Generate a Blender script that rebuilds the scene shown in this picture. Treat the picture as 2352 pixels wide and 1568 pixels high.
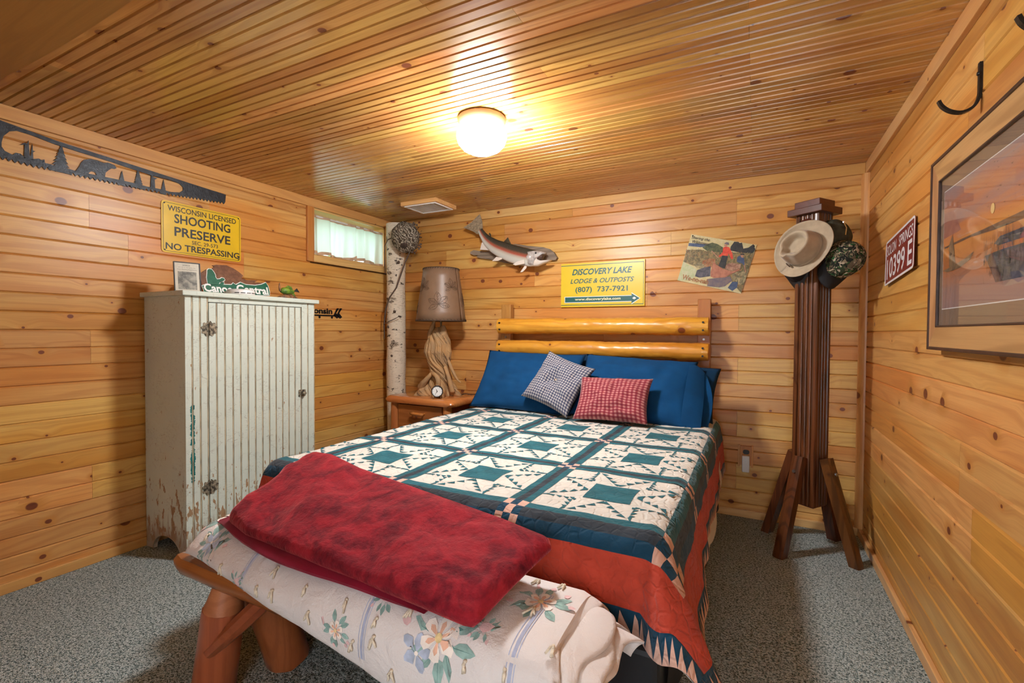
import bpy, bmesh, math, random
from mathutils import Vector, Matrix, noise as mnoise
from mathutils.geometry import tessellate_polygon
random.seed(7)
PI = math.pi
scene = bpy.context.scene
for o in list(bpy.data.objects): bpy.data.objects.remove(o)
C = scene.collection

# ---------------------------------------------------------------- camera
W, H = 3.388, 2.10           # trim-to-trim room width, ceiling height
cam_d = bpy.data.cameras.new('camera'); cam = bpy.data.objects.new('camera', cam_d); C.objects.link(cam)
cam_d.sensor_width = 36.0; cam_d.lens = 16.704; cam_d.clip_start = 0.02
_F = Vector((-0.4572778, 0.88907304, -0.02112219)); _R = Vector((0.88919604, 0.45748582, 0.00609299)); _U = _R.cross(_F)
mw = Matrix((( _R.x, _U.x, -_F.x, 2.861), (_R.y, _U.y, -_F.y, -3.267), (_R.z, _U.z, -_F.z, 1.147), (0,0,0,1)))
cam.matrix_world = mw
scene.camera = cam
# ---------------------------------------------------------------- world and exposure
wd = bpy.data.worlds.new('daylight'); scene.world = wd; wd.use_nodes = True
wd.node_tree.nodes['Background'].inputs[0].default_value = (0.86, 0.93, 1.0, 1)
wd.node_tree.nodes['Background'].inputs[1].default_value = 4.3
scene.view_settings.view_transform = 'Standard'; scene.view_settings.look = 'None'
scene.view_settings.gamma = 1.0; scene.view_settings.use_curve_mapping = False
scene.view_settings.exposure = 0.36
LAMP_STRENGTH = 225.0
cy = scene.cycles
cy.max_bounces = 7; cy.diffuse_bounces = 4; cy.glossy_bounces = 2; cy.transmission_bounces = 4; cy.transparent_max_bounces = 8
cy.caustics_reflective = False; cy.caustics_refractive = False; cy.use_adaptive_sampling = True; cy.adaptive_min_samples = 14; cy.adaptive_threshold = 0.09

# ---------------------------------------------------------------- materials
class NT:
    def __init__(s, name):
        s.m = bpy.data.materials.new(name); s.m.use_nodes = True; s.t = s.m.node_tree; s.t.nodes.clear()
        s.out = s.t.nodes.new('ShaderNodeOutputMaterial'); s.b = s.t.nodes.new('ShaderNodeBsdfPrincipled')
        s.t.links.new(s.b.outputs[0], s.out.inputs[0])
    def n(s, typ, **kw):
        nd = s.t.nodes.new('ShaderNode'+typ)
        for k, v in kw.items():
            if k.startswith('i_'):
                key = k[2:]; key = int(key) if key.isdigit() else key.replace('_', ' ')
                s.put(nd.inputs[key], v)
            else: setattr(nd, k, v)
        return nd
    def put(s, sock, v):
        if isinstance(v, bpy.types.NodeSocket): s.t.links.new(v, sock)
        else: sock.default_value = v
    def math(s, op, a, b=None, c=None, clamp=False):
        nd = s.t.nodes.new('ShaderNodeMath'); nd.operation = op; nd.use_clamp = clamp
        s.put(nd.inputs[0], a)
        if b is not None: s.put(nd.inputs[1], b)
        if c is not None: s.put(nd.inputs[2], c)
        return nd.outputs[0]
    def rng(s, v, a, b, c=0.0, d=1.0, smooth=True):
        nd = s.t.nodes.new('ShaderNodeMapRange'); nd.interpolation_type = 'SMOOTHSTEP' if smooth else 'LINEAR'
        s.put(nd.inputs[0], v); nd.inputs[1].default_value = a; nd.inputs[2].default_value = b; nd.inputs[3].default_value = c; nd.inputs[4].default_value = d
        return nd.outputs[0]
    def mix(s, f, a, b, mode='MIX'):
        nd = s.t.nodes.new('ShaderNodeMix'); nd.data_type = 'RGBA'; nd.blend_type = mode
        s.put(nd.inputs[0], f); s.put(nd.inputs[6], (*a, 1) if isinstance(a, tuple) and len(a) == 3 else a)
        s.put(nd.inputs[7], (*b, 1) if isinstance(b, tuple) and len(b) == 3 else b)
        return nd.outputs[2]
    def ramp(s, v, stops, interp='LINEAR'):
        nd = s.t.nodes.new('ShaderNodeValToRGB'); nd.color_ramp.interpolation = interp
        e = nd.color_ramp.elements
        while len(e) < len(stops): e.new(0.5)
        for k, (p, c) in enumerate(stops): e[k].position = p; e[k].color = (*c, 1)
        s.put(nd.inputs[0], v); return nd.outputs[0]
    def noise(s, vec, scale, detail=2.0, rough=0.5, dist=0.0):
        nd = s.n('TexNoise'); nd.inputs['Scale'].default_value = scale; nd.inputs['Detail'].default_value = detail
        nd.inputs['Roughness'].default_value = rough; nd.inputs['Distortion'].default_value = dist
        if vec is not None: s.put(nd.inputs['Vector'], vec)
        return nd.outputs[0]
    def vmul(s, vec, xyz):
        nd = s.t.nodes.new('ShaderNodeVectorMath'); nd.operation = 'MULTIPLY'; s.put(nd.inputs[0], vec); nd.inputs[1].default_value = xyz
        return nd.outputs[0]
    def coord(s, which='Object'): return s.n('TexCoord').outputs[which]
    def bump(s, h, strength=0.3, dist=0.002):
        nd = s.t.nodes.new('ShaderNodeBump'); nd.inputs['Strength'].default_value = strength; nd.inputs['Distance'].default_value = dist
        s.put(nd.inputs['Height'], h); s.t.links.new(nd.outputs[0], s.b.inputs['Normal'])
    def fin(s, col=None, rough=0.5, spec=0.5, metal=0.0, coat=0.0, sheen=0.0):
        if col is not None: s.put(s.b.inputs['Base Color'], (*col, 1) if isinstance(col, tuple) and len(col) == 3 else col)
        s.put(s.b.inputs['Roughness'], rough); s.b.inputs['Specular IOR Level'].default_value = spec
        s.b.inputs['Metallic'].default_value = metal; s.b.inputs['Coat Weight'].default_value = coat
        s.b.inputs['Coat Roughness'].default_value = 0.15
        if sheen: s.b.inputs['Sheen Weight'].default_value = sheen
        return s.m

def wood(name, axis, light, orange, dark, knot=(0.10, 0.028, 0.012), knots=0.5, rough=0.36, coat=0.0, tint=0.26, ring=0.28, spec=0.4, kscale=5.5):
    t = NT(name); tc = t.coord('Object'); info = t.n('ObjectInfo'); r = info.outputs['Random']
    sp = t.n('SeparateXYZ'); t.put(sp.inputs[0], tc)
    order = {'X': (0, 2, 1), 'Y': (1, 2, 0), 'Z': (2, 0, 1), 'XY': (0, 1, 2)}[axis]
    L, A, B = (sp.outputs[k] for k in order)
    L = t.math('ADD', L, t.math('MULTIPLY', r, 53.0)); A = t.math('ADD', A, t.math('MULTIPLY', r, 29.0)); B = t.math('ADD', B, t.math('MULTIPLY', r, 13.0))
    kv = t.n('CombineXYZ'); t.put(kv.inputs[0], t.math('MULTIPLY', L, kscale)); t.put(kv.inputs[1], t.math('MULTIPLY', A, kscale*1.25)); t.put(kv.inputs[2], t.math('MULTIPLY', B, kscale))
    vo = t.n('TexVoronoi', voronoi_dimensions='2D'); t.put(vo.inputs['Vector'], kv.outputs[0]); vo.inputs['Scale'].default_value = 1.0
    d = vo.outputs['Distance']; cs = t.n('SeparateColor'); t.put(cs.inputs[0], vo.outputs['Color'])
    has = t.math('LESS_THAN', cs.outputs[0], knots); rk = t.math('ADD', 0.028, t.math('MULTIPLY', t.math('POWER', cs.outputs[1], 2.2), 0.115))
    rel = t.math('DIVIDE', d, rk)
    near = t.math('MULTIPLY', t.rng(d, 0.0, 0.42, 1.0, 0.0), has)
    A2 = t.math('ADD', A, t.math('MULTIPLY', near, 0.02))
    g = t.n('CombineXYZ'); t.put(g.inputs[0], L); t.put(g.inputs[1], A2); t.put(g.inputs[2], B)
    gv = g.outputs[0]
    n1 = t.noise(t.vmul(gv, (0.55, 7.0, 7.0)), 1.0, 2.0, 0.45, 0.3)
    rings = t.math('SINE', t.math('MULTIPLY', n1, 62.0)); rings = t.rng(rings, -0.2, 1.0)
    n2 = t.noise(t.vmul(gv, (5.0, 210.0, 210.0)), 1.0, 2.0, 0.6)
    n3 = t.noise(t.vmul(gv, (0.9, 4.5, 4.5)), 1.0, 2.0, 0.55)
    base = t.mix(t.rng(t.math('ADD', n3, t.math('MULTIPLY', t.math('SUBTRACT', t.math('FRACT', t.math('MULTIPLY', r, 5.13)), 0.5), 0.26)), 0.40, 0.66), light, orange)
    base = t.mix(t.math('MULTIPLY', rings, ring), base, dark)
    base = t.mix(t.math('MULTIPLY', t.rng(n2, 0.35, 0.75), 0.22), base, dark)
    hv = t.n('HueSaturation'); t.put(hv.inputs['Color'], base)
    t.put(hv.inputs['Value'], t.math('ADD', 1.0 - tint*0.55, t.math('MULTIPLY', t.math('FRACT', t.math('MULTIPLY', r, 7.31)), tint)))
    t.put(hv.inputs['Hue'], t.math('ADD', 0.5 - 0.012, t.math('MULTIPLY', t.math('FRACT', t.math('MULTIPLY', r, 3.77)), 0.02)))
    base = hv.outputs[0]
    halo = t.math('MULTIPLY', t.rng(rel, 0.9, 3.4, 0.75, 0.0), has)
    base = t.mix(halo, base, tuple(0.62*a+0.38*b for a, b in zip(orange, dark)))
    km = t.math('MULTIPLY', t.rng(rel, 0.75, 1.05, 1.0, 0.0), has)
    kc = t.mix(n2, knot, tuple(min(1, c*2.6) for c in knot))
    base = t.mix(km, base, kc)
    return t.fin(base, rough, spec, coat=coat)

PINE_L, PINE_O, PINE_D = (0.66, 0.38, 0.115), (0.60, 0.268, 0.056), (0.36, 0.125, 0.026)
M = {}
M['pine_x'] = wood('pine_boards_x', 'X', PINE_L, PINE_O, PINE_D)
M['pine_y'] = wood('pine_boards_y', 'Y', PINE_L, PINE_O, PINE_D)
M['pine_z'] = wood('pine_boards_z', 'Z', PINE_L, PINE_O, PINE_D, knots=0.2)
M['pine_trim_x'] = wood('pine_trim_x', 'X', (0.70,0.44,0.17), (0.64,0.34,0.10), (0.45,0.2,0.06), knots=0.35, tint=0.15)
M['pine_trim_y'] = wood('pine_trim_y', 'Y', (0.70,0.44,0.17), (0.64,0.34,0.10), (0.45,0.2,0.06), knots=0.35, tint=0.15)
M['ceil'] = wood('ceiling_beadboard', 'XY', (0.56,0.30,0.085), (0.48,0.215,0.048), (0.28,0.11,0.03), knots=0.34, rough=0.24, coat=0.25, tint=0.42, ring=0.3, spec=0.5)
M['ply'] = wood('plywood', 'XY', (0.36,0.16,0.04), (0.32,0.13,0.03), (0.22,0.085,0.02), knots=0.0, rough=0.4, ring=0.25)
M['red_x'] = wood('stained_log_x', 'X', (0.36,0.115,0.036), (0.30,0.082,0.024), (0.17,0.042,0.013), knots=0.3, rough=0.3, coat=0.2, ring=0.3)
M['red_z'] = wood('stained_log_z', 'Z', (0.36,0.115,0.036), (0.30,0.082,0.024), (0.17,0.042,0.013), knots=0.3, rough=0.3, coat=0.2, ring=0.3)
M['endgrain'] = wood('cut_tenon', 'XY', (0.52,0.24,0.10), (0.46,0.18,0.07), (0.32,0.11,0.04), knots=0.0, rough=0.5, ring=0.5)
M['honey_x'] = wood('honey_log', 'X', (0.66,0.33,0.035), (0.58,0.24,0.02), (0.40,0.14,0.012), knot=(0.12,0.03,0.008), knots=0.7, rough=0.34, coat=0.22, ring=0.4, kscale=4.5)
M['post_z'] = wood('bed_post', 'Z', (0.50,0.24,0.06), (0.45,0.19,0.042), (0.3,0.11,0.025), knots=0.25, rough=0.3)
M['cherry_z'] = wood('stand_wood', 'Z', (0.135,0.045,0.014), (0.095,0.028,0.008), (0.026,0.009,0.004), knot=(0.03,0.01,0.006), knots=0.35, rough=0.3, coat=0.3, ring=0.6)
M['cherry_x'] = wood('stand_cap_wood', 'XY', (0.13,0.042,0.02), (0.11,0.032,0.016), (0.045,0.013,0.008), knots=0.0, rough=0.35, coat=0.2)
M['night_x'] = wood('nightstand_wood', 'X', (0.56,0.235,0.06), (0.50,0.17,0.038), (0.34,0.10,0.022), knots=0.3, rough=0.2, coat=0.6, ring=0.25)
M['night_z'] = wood('nightstand_post', 'Z', (0.56,0.235,0.06), (0.50,0.17,0.038), (0.34,0.10,0.022), knots=0.3, rough=0.2, coat=0.6, ring=0.25)
M['drawer'] = wood('drawer_wood', 'X', (0.36,0.11,0.03), (0.32,0.09,0.022), (0.2,0.05,0.014), knots=0.35, rough=0.25, coat=0.3, ring=0.3)
M['oak_y'] = wood('oak_frame_y', 'Y', (0.52,0.29,0.12), (0.48,0.25,0.095), (0.30,0.145,0.05), knots=0.0, rough=0.4, ring=0.55, tint=0.05)
M['oak_z'] = wood('oak_frame_z', 'Z', (0.52,0.29,0.12), (0.48,0.25,0.095), (0.30,0.145,0.05), knots=0.0, rough=0.4, ring=0.55, tint=0.05)
M['greywood'] = wood('weathered_wood', 'X', (0.30,0.24,0.17), (0.24,0.18,0.12), (0.10,0.075,0.05), knots=0.2, rough=0.7, ring=0.6, tint=0.1)

def plain(name, col, rough=0.5, spec=0.5, metal=0.0, var=0.0, vscale=30.0, bump=0.0, bscale=200.0, sheen=0.0, coat=0.0):
    t = NT(name); c = col
    if var:
        nz = t.noise(t.coord('Object'), vscale, 3.0)
        c = t.mix(t.rng(nz, 0.3, 0.7), tuple(x*(1-var) for x in col), tuple(min(1, x*(1+var)) for x in col))
    if bump: t.bump(t.noise(t.coord('Object'), bscale, 2.0), bump, 0.002)
    return t.fin(c, rough, spec, metal, coat, sheen)
M['black_metal'] = plain('black_metal', (0.018,0.019,0.022), 0.35, 0.5, 0.6, var=0.3, vscale=60, bump=0.3, bscale=160)
M['saw_steel'] = plain('blackened_steel', (0.022,0.025,0.03), 0.42, 0.5, 0.35, var=0.5, vscale=45, bump=0.4, bscale=150)
M['black'] = plain('matte_black', (0.012,0.012,0.014), 0.5)
M['ink'] = plain('printed_ink', (0.014,0.014,0.012), 0.45)
M['yellow'] = plain('yellow_enamel', (0.76,0.49,0.012), 0.32, var=0.06, vscale=8)
M['yellow2'] = plain('lemon_sign_paint', (0.70,0.50,0.022), 0.35)
M['sign_green'] = plain('sign_green', (0.008,0.10,0.10), 0.4)
M['sign_white'] = plain('sign_white', (0.78,0.80,0.78), 0.4)
M['sign_cream'] = plain('cream_print', (0.80,0.76,0.45), 0.4)
M['white_plastic'] = plain('white_plastic', (0.72,0.72,0.70), 0.35)
M['chrome'] = plain('chrome', (0.75,0.75,0.75), 0.15, metal=1.0)
M['brass'] = plain('lamp_ring', (0.22,0.13,0.06), 0.45)
M['maroon'] = plain('maroon_enamel', (0.19,0.022,0.022), 0.32)
M['plate_white'] = plain('plate_white', (0.72,0.70,0.72), 0.35)
M['steel'] = plain('bolt_steel', (0.35,0.34,0.33), 0.35, metal=0.9)
M['dark_edge'] = plain('dark_frame_edge', (0.055,0.026,0.018), 0.35, var=0.3, vscale=20)
M['void'] = plain('dark_void', (0.006,0.006,0.006), 0.8)
M['felt'] = plain('hat_felt', (0.42,0.335,0.23), 0.95, 0.2, var=0.08, vscale=25, bump=0.25, bscale=500, sheen=0.3)
M['olive'] = plain('olive_cap_cloth', (0.055,0.05,0.032), 0.9, 0.2, var=0.25, vscale=40, bump=0.3, bscale=400)
M['blackcloth'] = plain('black_cloth', (0.012,0.012,0.014), 0.7, 0.3, bump=0.2, bscale=400)
M['mat_grey'] = plain('picture_mat', (0.22,0.155,0.105), 0.8)
M['sheet'] = plain('white_sheet', (0.62,0.58,0.50), 0.9, bump=0.3, bscale=60)
M['wall_core'] = plain('wall_backing', (0.22,0.12,0.05), 0.9)
M['leaf'] = plain('shrub_leaf', (0.16,0.34,0.08), 0.6, var=0.4, vscale=6)
M['soil'] = plain('lawn', (0.13,0.24,0.06), 0.9, var=0.4, vscale=12)
M['twig'] = plain('twig', (0.09,0.06,0.045), 0.8)

def carpet():
    t = NT('carpet'); tc = t.coord('Object')
    v = t.n('TexVoronoi'); t.put(v.inputs['Vector'], t.vmul(tc, (1.0, 1.25, 1.0))); v.inputs['Scale'].default_value = 300.0; v.inputs['Randomness'].default_value = 1.0
    cs = t.n('SeparateColor'); t.put(cs.inputs[0], v.outputs['Color'])
    clump = t.noise(tc, 120.0, 2.0, 0.6); big = t.noise(tc, 3.0, 2.0)
    val = t.math('ADD', t.math('MULTIPLY', cs.outputs[0], 0.55), t.math('MULTIPLY', t.rng(clump, 0.3, 0.7), 0.45))
    col = t.ramp(val, [(0.0, (0.012,0.034,0.036)), (0.28, (0.032,0.082,0.082)), (0.38, (0.20,0.275,0.265)), (0.50, (0.50,0.585,0.565)), (0.74, (0.74,0.82,0.80)), (1.0, (0.85,0.91,0.89))])
    col = t.mix(0.12, col, t.mix(big, (0.25,0.31,0.30), (0.40,0.48,0.46)))
    t.bump(t.math('SUBTRACT', t.math('ADD', cs.outputs[1], t.math('MULTIPLY', clump, 1.5)), t.math('MULTIPLY', v.outputs['Distance'], 1.2)), 0.9, 0.006)
    return t.fin(col, 0.95, 0.1, sheen=0.15)
M['carpet'] = carpet()

def crackle(name, boards=True):
    t = NT(name); ge = t.n('NewGeometry'); p = ge.outputs['Position']
    sp = t.n('SeparateXYZ'); t.put(sp.inputs[0], p); y, z = sp.outputs[1], sp.outputs[2]
    v = t.n('TexVoronoi', feature='DISTANCE_TO_EDGE'); t.put(v.inputs['Vector'], t.vmul(p, (24.0, 24.0, 74.0))); v.inputs['Scale'].default_value = 1.0
    gate = t.rng(t.noise(p, 11.0, 2.0), 0.42, 0.58)
    crack = t.math('MULTIPLY', t.rng(v.outputs[0], 0.008, 0.03, 1.0, 0.0), t.math('MULTIPLY', gate, t.rng(t.noise(p, 45.0, 2.0), 0.40, 0.55)))
    nz = t.noise(t.vmul(p, (38.0, 38.0, 15.0)), 1.0, 4.0, 0.62)
    low = t.rng(z, 0.05, 0.62, 0.17, 0.0)
    chip = t.rng(t.math('ADD', nz, low), 0.685, 0.715)
    col = t.mix(t.noise(p, 7.0, 2.0), (0.53,0.585,0.51), (0.60,0.655,0.575))
    col = t.mix(t.math('MULTIPLY', crack, 0.55), col, (0.20,0.13,0.09))
    col = t.mix(chip, col, t.mix(t.noise(p, 60.0, 2.0), (0.42,0.27,0.14), (0.24,0.13,0.07)))
    foot = t.rng(t.math('ADD', z, t.math('MULTIPLY', t.noise(t.vmul(p, (60, 60, 6)), 1.0, 3.0), 0.30)), 0.24, 0.33, 1.0, 0.0)
    col = t.mix(t.math('MULTIPLY', foot, 0.75), col, (0.30,0.19,0.12))
    # exposed older teal paint on the hinge-side board
    band = t.rng(t.math('ABSOLUTE', t.math('ADD', y, 1.897)), 0.004, 0.026, 1.0, 0.0)
    hz = t.math('MULTIPLY', t.rng(z, 0.30, 0.42), t.rng(z, 0.70, 0.92, 1.0, 0.0))
    tn = t.noise(t.vmul(p, (60, 60, 30)), 1.0, 3.0)
    tj = t.noise(t.vmul(p, (25, 25, 130)), 1.0, 3.0, 0.6)
    teal = t.rng(t.math('ADD', t.math('MULTIPLY', t.math('MULTIPLY', band, hz), 0.42), t.math('ADD', t.math('MULTIPLY', tn, 0.45), t.math('MULTIPLY', tj, 0.4))), 0.74, 0.78)
    front = t.math('GREATER_THAN', sp.outputs[0], 0.36)
    col = t.mix(t.math('MULTIPLY', teal, front), col, (0.015,0.16,0.155))
    t.bump(t.math('SUBTRACT', t.math('MULTIPLY', nz, 0.4), t.math('ADD', crack, chip)), 0.35, 0.0012)
    return t.fin(col, 0.55, 0.35)
M['crackle'] = crackle('crackled_cream_paint')
M['bead'] = plain('worn_bead', (0.44,0.36,0.24), 0.7, var=0.35, vscale=14)
M['hinge'] = plain('worn_hinge', (0.20,0.17,0.12), 0.5, metal=0.3, var=0.9, vscale=70)

def fabric(name, col, var=0.12, vs=9.0, weave=420.0, b=0.25, wr=0.25, sheen=0.2):
    t = NT(name); tc = t.coord('Object'); nz = t.noise(tc, vs, 3.0)
    c = t.mix(t.rng(nz, 0.3, 0.7), tuple(x*(1-var) for x in col), tuple(min(1, x*(1+var)) for x in col))
    t.bump(t.math('ADD', t.math('MULTIPLY', t.noise(tc, weave, 2.0), 0.3), t.math('MULTIPLY', t.noise(tc, 16.0, 3.0, 0.55, 0.8), wr*2.2)), b*1.3, 0.008)
    return t.fin(c, 0.9, 0.2, sheen=sheen)
M['blue_pillow'] = fabric('blue_pillowcase', (0.002,0.047,0.14), sheen=0.0)
M['navy_pillow'] = fabric('navy_pillowcase', (0.004,0.028,0.07), sheen=0.0)
def velvet():
    t = NT('burgundy_plush'); tc = t.coord('Object')
    a = t.noise(tc, 9.0, 4.0, 0.65, 1.2); b2 = t.noise(tc, 60.0, 3.0, 0.6)
    f = t.rng(t.math('ADD', t.math('MULTIPLY', a, 0.8), t.math('MULTIPLY', b2, 0.2)), 0.30, 0.72)
    col = t.mix(f, (0.075,0.002,0.009), (0.33,0.014,0.024))
    br = t.n('TexBrick'); t.put(br.inputs['Vector'], tc); br.inputs['Scale'].default_value = 34.0
    for k, cc in (('Color1', (1,1,1,1)), ('Color2', (0.9,0.9,0.9,1)), ('Mortar', (0,0,0,1))): br.inputs[k].default_value = cc
    br.inputs['Mortar Size'].default_value = 0.03; br.inputs['Mortar Smooth'].default_value = 0.6
    bw = t.n('RGBToBW'); t.put(bw.inputs[0], br.outputs[0])
    t.bump(t.math('ADD', t.math('MULTIPLY', b2, 1.0), t.math('ADD', t.math('MULTIPLY', a, 0.8), t.math('MULTIPLY', bw.outputs[0], 0.03))), 0.6, 0.007)
    t.b.inputs['Sheen Tint'].default_value = (1.0,0.25,0.25,1); t.b.inputs['Sheen Roughness'].default_value = 0.4
    return t.fin(col, 0.85, 0.2, sheen=0.45)
M['velvet'] = velvet()
M['velvet_hem'] = fabric('burgundy_binding', (0.20,0.004,0.022), 0.15, sheen=0.05)

def quilted(name, col, var=0.08, b=0.5):
    t = NT(name); tc = t.coord('Object'); nz = t.noise(tc, 14.0, 3.0)
    c = t.mix(t.rng(nz, 0.3, 0.7), tuple(x*(1-var) for x in col), tuple(min(1, x*(1+var)) for x in col))
    v = t.n('TexVoronoi', feature='DISTANCE_TO_EDGE'); dn = t.n('TexNoise'); dn.inputs['Scale'].default_value = 9.0; t.put(dn.inputs['Vector'], tc)
    ad = t.n('VectorMath', operation='MULTIPLY_ADD'); t.put(ad.inputs[0], dn.outputs[1]); ad.inputs[1].default_value = (0.05,0.05,0.05); t.put(ad.inputs[2], tc)
    t.put(v.inputs['Vector'], ad.outputs[0]); v.inputs['Scale'].default_value = 29.0
    seam = t.rng(v.outputs[0], 0.0, 0.16)
    t.bump(t.math('ADD', t.math('MULTIPLY', seam, 0.55), t.math('MULTIPLY', t.noise(tc, 55.0, 3.0, 0.6), 0.9)), b, 0.006)
    return t.fin(c, 0.92, 0.15, sheen=0.1)
M['q_white'] = quilted('quilt_white', (0.58,0.545,0.485), 0.05, 0.7)
M['q_teal'] = quilted('quilt_teal', (0.014,0.10,0.125), 0.18)
M['q_dark'] = quilted('quilt_charcoal', (0.028,0.036,0.046), 0.2)
M['q_navy'] = quilted('quilt_navy', (0.008,0.045,0.085), 0.15)
M['q_pink'] = quilted('quilt_peach', (0.60,0.37,0.29), 0.08)
M['q_red'] = quilted('quilt_red', (0.44,0.055,0.030), 0.14, 0.7)

def gingham(name, dark, mid, light, scale):
    t = NT(name); uv = t.coord('UV'); sp = t.n('SeparateXYZ'); t.put(sp.inputs[0], uv)
    a = t.math('GREATER_THAN', t.math('FRACT', t.math('MULTIPLY', sp.outputs[0], scale)), 0.5)
    b2 = t.math('GREATER_THAN', t.math('FRACT', t.math('MULTIPLY', sp.outputs[1], scale)), 0.5)
    c = t.ramp(t.math('MULTIPLY', t.math('ADD', a, b2), 0.5), [(0.0, light), (0.34, mid), (0.67, dark)], 'CONSTANT')
    t.bump(t.math('ADD', t.noise(t.coord('Object'), 25.0, 3.0), t.math('MULTIPLY', t.noise(uv, 300.0, 2.0), 0.3)), 0.25, 0.006)
    return t.fin(c, 0.9, 0.2, sheen=0.2)
M['ging_grey'] = gingham('grey_check_cloth', (0.035,0.042,0.085), (0.15,0.15,0.19), (0.42,0.40,0.38), 21)
M['ging_red'] = gingham('red_check_cloth', (0.17,0.016,0.03), (0.26,0.045,0.055), (0.45,0.19,0.175), 17)

M['floral'] = fabric('comforter_ground', (0.70,0.655,0.63), 0.03, 5.0, 300.0, 0.35, 1.0, 0.1)
M['f_leaf'] = fabric('print_leaf_green', (0.27,0.42,0.38), 0.25, 40.0)
M['f_leaf2'] = fabric('print_leaf_line', (0.10,0.24,0.22), 0.1, 40.0)
M['f_peach'] = fabric('print_peach', (0.80,0.47,0.33), 0.18, 30.0)
M['f_petal'] = fabric('print_petal', (0.88,0.80,0.72), 0.08, 30.0)
M['f_blue'] = fabric('print_blue', (0.42,0.48,0.60), 0.2, 35.0)
M['f_pink'] = fabric('print_pink', (0.74,0.50,0.50), 0.15, 40.0)
M['f_core'] = fabric('print_core', (0.72,0.56,0.28), 0.2, 90.0)
M['f_stripe'] = fabric('print_stripe', (0.40,0.44,0.58), 0.1, 40.0)
M['yarn'] = fabric('cream_yarn', (0.70,0.62,0.48), 0.2, 80.0, 500.0, 0.6)

def birch():
    t = NT('birch_bark'); tc = t.coord('Object')
    big = t.noise(t.vmul(tc, (5.0, 5.0, 9.0)), 1.0, 4.0, 0.6)
    patch = t.rng(big, 0.575, 0.62)
    dash = t.rng(t.noise(t.vmul(tc, (26.0, 26.0, 190.0)), 1.0, 2.0, 0.6), 0.57, 0.64)
    spot = t.rng(t.noise(t.vmul(tc, (16.0, 16.0, 24.0)), 1.0, 3.0, 0.65), 0.60, 0.66)
    f = t.n('SeparateXYZ'); t.put(f.inputs[0], tc)
    col = t.mix(t.noise(tc, 6.0, 2.0), (0.72,0.64,0.50), (0.60,0.50,0.38))
    col = t.mix(t.math('MULTIPLY', dash, 0.5), col, (0.22,0.16,0.11))
    fl = t.noise(tc, 120.0, 3.0)
    col = t.mix(patch, col, t.mix(t.rng(fl, 0.35, 0.6), (0.05,0.04,0.03), (0.36,0.28,0.2)))
    col = t.mix(spot, col, (0.06,0.045,0.035))
    t.bump(t.math('ADD', t.math('MULTIPLY', patch, -1.0), t.math('MULTIPLY', fl, 0.5)), 0.5, 0.004)
    return t.fin(col, 0.75, 0.2)
M['birch'] = birch()
def nest():
    t = NT('paper_nest'); tc = t.coord('Object')
    w = t.n('TexWave', wave_type='BANDS', bands_direction='DIAGONAL'); t.put(w.inputs['Vector'], tc); w.inputs['Scale'].default_value = 17.0; w.inputs['Distortion'].default_value = 14.0; w.inputs['Detail'].default_value = 3.0; w.inputs['Detail Scale'].default_value = 1.6
    c = t.ramp(w.outputs['Fac'], [(0.0, (0.05,0.036,0.025)), (0.45, (0.19,0.155,0.115)), (1.0, (0.42,0.37,0.29))])
    t.bump(w.outputs['Fac'], 0.8, 0.006)
    return t.fin(c, 0.9, 0.1)
M['nest'] = nest()
def parchment():
    t = NT('parchment_shade'); tc = t.coord('Object')
    c = t.mix(t.noise(tc, 18.0, 4.0, 0.6), (0.165,0.095,0.055), (0.22,0.135,0.082))
    t.bump(t.noise(tc, 150.0, 2.0), 0.1, 0.001)
    return t.fin(c, 0.42, 0.4)
M['parchment'] = parchment()
M['leafprint'] = plain('leaf_print', (0.075,0.04,0.022), 0.5)
M['lace'] = plain('lacing', (0.06,0.035,0.022), 0.7)
def drift():
    t = NT('driftwood'); uv = t.coord('UV'); tc = t.coord('Object')
    n = t.noise(t.vmul(uv, (34.0, 2.5, 1.0)), 1.0, 5.0, 0.7); n2 = t.noise(tc, 16.0, 3.0)
    c = t.mix(t.rng(n2, 0.35, 0.65), (0.44,0.25,0.105), (0.36,0.225,0.115))
    c = t.mix(t.math('MULTIPLY', t.rng(n, 0.54, 0.62), 0.9), c, (0.085,0.042,0.02))
    t.bump(n, 0.5, 0.004)
    return t.fin(c, 0.7, 0.25)
M['drift'] = drift()
M['drift_dark'] = plain('driftwood_hollow', (0.05,0.03,0.02), 0.9, var=0.4, vscale=40)
def trout():
    t = NT('trout_skin'); uv = t.coord('UV'); sp = t.n('SeparateXYZ'); t.put(sp.inputs[0], uv)
    v = t.math('ADD', sp.outputs[1], t.math('MULTIPLY', t.math('SUBTRACT', t.noise(uv, 60.0, 2.0), 0.5), 0.05))
    c = t.ramp(v, [(0.0, (0.62,0.60,0.54)), (0.30, (0.50,0.48,0.42)), (0.42, (0.42,0.34,0.27)), (0.52, (0.36,0.085,0.055)), (0.62, (0.22,0.075,0.045)), (0.70, (0.06,0.05,0.035)), (1.0, (0.03,0.03,0.022))])
    vo = t.n('TexVoronoi'); t.put(vo.inputs['Vector'], t.vmul(uv, (95.0, 38.0, 1.0))); vo.inputs['Scale'].default_value = 1.0
    s = t.math('MULTIPLY', t.rng(vo.outputs['Distance'], 0.18, 0.30, 1.0, 0.0), t.rng(sp.outputs[1], 0.45, 0.6))
    c = t.mix(t.math('MULTIPLY', s, 0.7), c, (0.008,0.008,0.007))
    return t.fin(c, 0.22, 0.5, coat=0.4)
M['trout'] = trout()
M['trout_head'] = plain('trout_head', (0.42,0.38,0.35), 0.2, coat=0.5, var=0.25, vscale=40)
M['trout_belly'] = plain('trout_pale', (0.66,0.58,0.50), 0.25, coat=0.3)
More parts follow.
